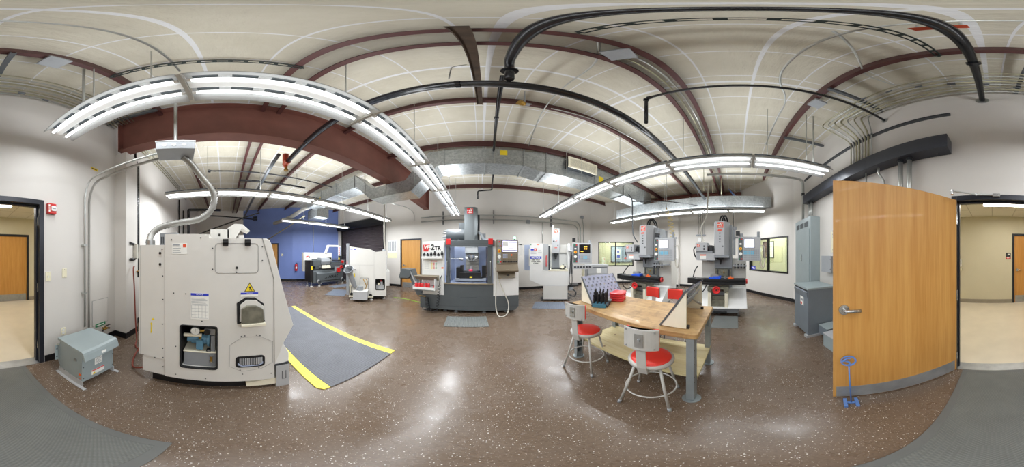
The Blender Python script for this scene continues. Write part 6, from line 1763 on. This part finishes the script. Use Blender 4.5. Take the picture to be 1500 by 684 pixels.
tag(MB('hose_red').tube(spline([(-2.36, -1.46, 1.30), (-2.30, -1.44, 1.25), (-2.30, -1.42, .9), (-2.24, -1.36, .35), (-2.14, -1.28, .1), (-2.0, -1.2, .016), (-2.0, -.95, .016), (-2.1, -.9, .2)], 9), .012, 8).build('red_hose'), 'red rubber air hose hanging by the pilaster down to the floor', 'hose')
tag(MB('hose_red').tube(spline([(-2.06, -1.0, .2), (-1.85, -1.1, .06), (-1.55, -.98, .016), (-1.5, -.8, .1)], 8), .012, 8).build('red_hose'), 'short red hose end curling under the turning centre', 'hose')

# ================================================================== BLUE WALL AND FRONT WALL FITTINGS
RZB = math.degrees(math.atan2(2.95, .95))
def onblue(name, label, cat, x, z): return thing(name, label, cat, onwall(BL0, RZB, x, z), RZB)
t = onblue('fire_extinguisher', 'red fire extinguisher hanging on the blue wall', 'fire extinguisher', .2, .62)
b = MB('extred'); b.rev([(1e-4, 0), (.07, 0), (.078, .02), (.078, .33), (.05, .38), (.025, .40)], (0, -.09, 0), 'z', 20); b.build('cylinder', t)
b = MB('ink'); b.box(-.02, .02, -.12, -.06, .40, .44); b.box(-.015, .08, -.1, -.08, .44, .46); b.tube(spline([(.02, -.09, .42), (.09, -.1, .36), (.09, -.11, .2)], 6), .012, 6); b.m('paper'); b.box(-.04, .04, -.171, -.168, .12, .24); b.build('valve', t)
b = MB('steel'); b.box(-.03, .03, -.02, 0, .2, .4); b.build('bracket', t)
t = thing('wall_plate', 'small pale plate on the blue wall beside its door', 'wall plate', onwall(BD0, math.degrees(math.atan2(2.7, 1.6)), 2.52, 1.55), math.degrees(math.atan2(2.7, 1.6)))
b = MB('ivory'); b.box(-.05, .05, -.012, 0, -.07, .07); b.build('plate', t, 0.003)
b = MB('ddgrey'); b.box(-.03, .03, -.014, -.012, -.045, 0); b.build('print', t)
t = thing('wall_vent', 'dark square vent high on the angled blue wall', 'vent', onwall(BD0, math.degrees(math.atan2(2.7, 1.6)), .82, 3.85), math.degrees(math.atan2(2.7, 1.6)))
b = MB('ddgrey'); b.box(-.14, .14, -.03, 0, -.14, .14); b.build('frame', t, 0.004)
b = MB('black')
for k in range(6): b.box(-.12, .12, -.036, -.03, -.11 + k*.04, -.09 + k*.04)
b.build('louver', t)
pipe('blue_wall_conduit', 'grey conduit running down the blue wall behind the toolroom lathe', [tuple(onwall(BL0, RZB, 1.25, z, -.02)) for z in (3.5, 2.4, 1.7)], .02, 'emt', 'conduit')
pipe('blue_wall_brace', 'long pale pipe slanting across the angled blue wall', [(-9.3, 1.9, 2.05), (-7.6, 3.1, 2.95), (-6.7, 3.6, 3.4)], .03, 'emtd', 'pipe')
t = thing('paper_chart', 'pale printed paper chart taped on the front wall by the wooden door', 'chart', (FR0[0], FR0[1], 0), 0)
b = MB('white'); b.box(3.47, 4.00, -.006, 0, 1.62, 2.28); b.m('tan'); b.box(3.47, 4.00, -.008, -.006, 1.38, 1.66); b.build('sheet', t)
b = MB('keys')
for k in range(5): b.box(3.52 + k*.09, 3.57 + k*.09, -.008, -.006, 1.72, 2.2)
b.build('print', t)
for z, lb in ((3.24, 'upper long conduit along the front wall'), (3.05, 'lower long conduit along the front wall')):
    d = 0 if z > 3.1 else .14
    pipe('wall_conduit', lb, [(-2.6, 6.82, z - .02), (4.62 - d, 6.82, z), (4.80 - d, 6.82, z - .25), (4.80 - d, 6.82, 1.5)], .022, 'emt', 'conduit', None, .3)
pipe('wall_conduit', 'third conduit turning down at the right end of the front wall', [(4.9, 6.82, 3.45), (4.96, 6.82, 3.2), (5.0, 6.82, 2.9), (5.0, 6.82, 1.5)], .024, 'emt', 'conduit', None, .2)
pipe('wall_conduit', 'slim conduit dropping between the machining centre and the compact mill', [(2.72, 6.82, 3.05), (2.72, 6.82, 2.0)], .014, 'emt', 'conduit')
pipe('wall_conduit', 'thin conduit bending off the front wall at the red beam end', [(-3.6, 5.9, 3.8), (-3.2, 6.7, 3.75), (-2.95, 6.82, 3.5), (-2.95, 6.82, 3.1)], .016, 'emt', 'conduit', None, .2)
for x, lb in ((-1.6, 'left strut clip under the red beam end'), (.55, 'strut clip right of the tall column'), (3.15, 'strut clip above the compact mill')):
    t = thing('strut_clip', lb, 'clip', (x, 6.85, 3.15), 0)
    MB('strut').box(-.02, .02, -.04, 0, -.3, .3).build('channel', t)
    b = MB('emt'); b.cyl((0, -.06, .09), (0, -.04, .09), .035, n=10); b.cyl((0, -.06, -.1), (0, -.04, -.1), .035, n=10); b.build('clamp', t)
t = thing('junction_box', 'small grey box under the conduits right of the tall column', 'junction box', (2.05, 6.85, 3.0), 0)
b = MB('keys'); b.box(-.08, .08, -.08, 0, -.08, .08); b.build('box', t, 0.005)
b = MB('mgrey'); b.box(-.07, .07, -.085, -.08, -.07, .07); b.build('cover', t)
t = thing('junction_box', 'small grey box at the top of the third conduit near the corner', 'junction box', (4.88, 6.85, 3.5), 0)
b = MB('keys'); b.box(-.09, .09, -.08, 0, -.07, .07); b.build('box', t, 0.005)
b = MB('mgrey'); b.box(-.07, .07, -.085, -.08, -.06, .06); b.build('cover', t)

# ================================================================== RIGHT WALL FITTINGS
t = thing('wall_sign', 'pale patterned grille panel high on the right wall behind the far mill', 'grille', (7.448, 3.62, 2.55), -90)
b = MB('keys'); b.box(-.25, .25, -.03, 0, -.2, .2); b.build('frame', t, 0.004)
b = MB('mgrey')
for r in range(4):
    for k in range(7): b.box(-.23 + k*.066, -.19 + k*.066, -.034, -.03, -.17 + r*.09, -.11 + r*.09)
b.build('grid', t)
for k in range(4):
    pipe('wall_conduit', '%s slim conduit from the left of four on the right wall by the near mill' % ordinal(k), [(7.42, 1.78 - k*.10, 3.42), (7.42, 1.78 - k*.10, 2.5)], .014, 'emt', 'conduit', 'four conduits on the right wall')
t = thing('outlet_strip', 'row of grey outlet boxes on the right wall under the slim conduits', 'outlet box', (7.45, 1.63, 2.45), -90)
MB('mgrey').box(-.25, .2, -.05, 0, -.03, .03).build('channel', t)
b = MB('keys')
for k in range(4): b.box(-.21 + k*.1, -.15 + k*.1, -.07, -.05, -.04, .04)
b.m('white'); b.box(-.16, .0, -.05, 0, -.3, -.1); b.build('box', t, 0.003)
# cable drops to the toolroom mills and the curly yellow hose
pipe('power_drop', 'dark power drop pole above the far toolroom mill', [(3.9, 3.05, 3.45), (4.0, 2.98, 3.3), (4.02, 2.98, 2.3), (4.02, 2.95, 2.1), (4.12, 2.86, 1.9)], .018, 'strut', 'conduit', None, .1)
pipe('power_drop', 'pale flexible power cable curving down to the near toolroom mill', [(4.3, .75, 3.6), (4.28, .78, 2.6), (4.22, .95, 2.2), (4.28, .9, 1.9), (4.2, .8, 1.8)], .016, 'hose_grey', 'cable', None, .1)
pipe('air_drop', 'black air drop pipe framing the top of the near toolroom mill', [(5.4, 1.25, 2.85), (4.6, .9, 2.85), (4.7, .1, 2.86), (4.7, .1, 1.9)], .014, 'pipe', 'pipe', None, .04)
pipe('air_drop', 'black air pipe leading to the curly hose above the far mill', [(4.02, 3.0, 3.22), (4.6, 2.1, 3.24), (5.35, 1.3, 3.24)], .016, 'pipe', 'pipe', None, .04)
t = thing('curly_hose', 'yellow curly air hose hanging above the far toolroom mill', 'hose', (4.75, 2.1, 0))
P_ = [(.05, .1, 3.06), (.12, .05, 2.95), (-.02, .08, 2.88), (.03, .12, 2.98)]
b = MB('yhose'); b.tube(spline(P_, 8), .008, 6)
zz = []
for k in range(14): zz.append((.02, (.09 if k % 2 else -.09) - .01*k, 2.9 - k*.062))
b.tube(spline(zz, 6), .008, 6); b.build('coil', t)
b = MB('brass'); b.cyl((.05, .1, 3.04), (.05, .1, 3.10), .02, n=8); b.build('fitting', t)
b = MB('emt'); b.cyl((.05, .1, 3.08), (.05, .1, CZ), .008, n=6); b.build('hanger_rod', t)
for x, y in ((4.9, 1.0), (5.1, .75), (5.3, .5)):
    pipe('hanging_rod', 'pale thin rod hanging over the near toolroom mill', [(x, y, CZ), (x, y, 3.6)], .010, 'emtd', 'rod', 'rods hanging over the near mill')
tag(MB('blue_stop').tube([(6.0, .30, 4.1), (6.02, .05, 3.78), (6.02, -.10, 3.72)], [.01, .045, .02], 8).build('blue_rag'), 'blue cloth bundle hung on a wire above the side duct', 'cloth')
tag(MB('emt').tube([(6.0, .6, 4.44), (6.02, .0, 3.95), (6.02, -.4, 4.44)], .006, 6).build('hanging_wire'), 'bent wire carrying the blue cloth above the side duct', 'wire')
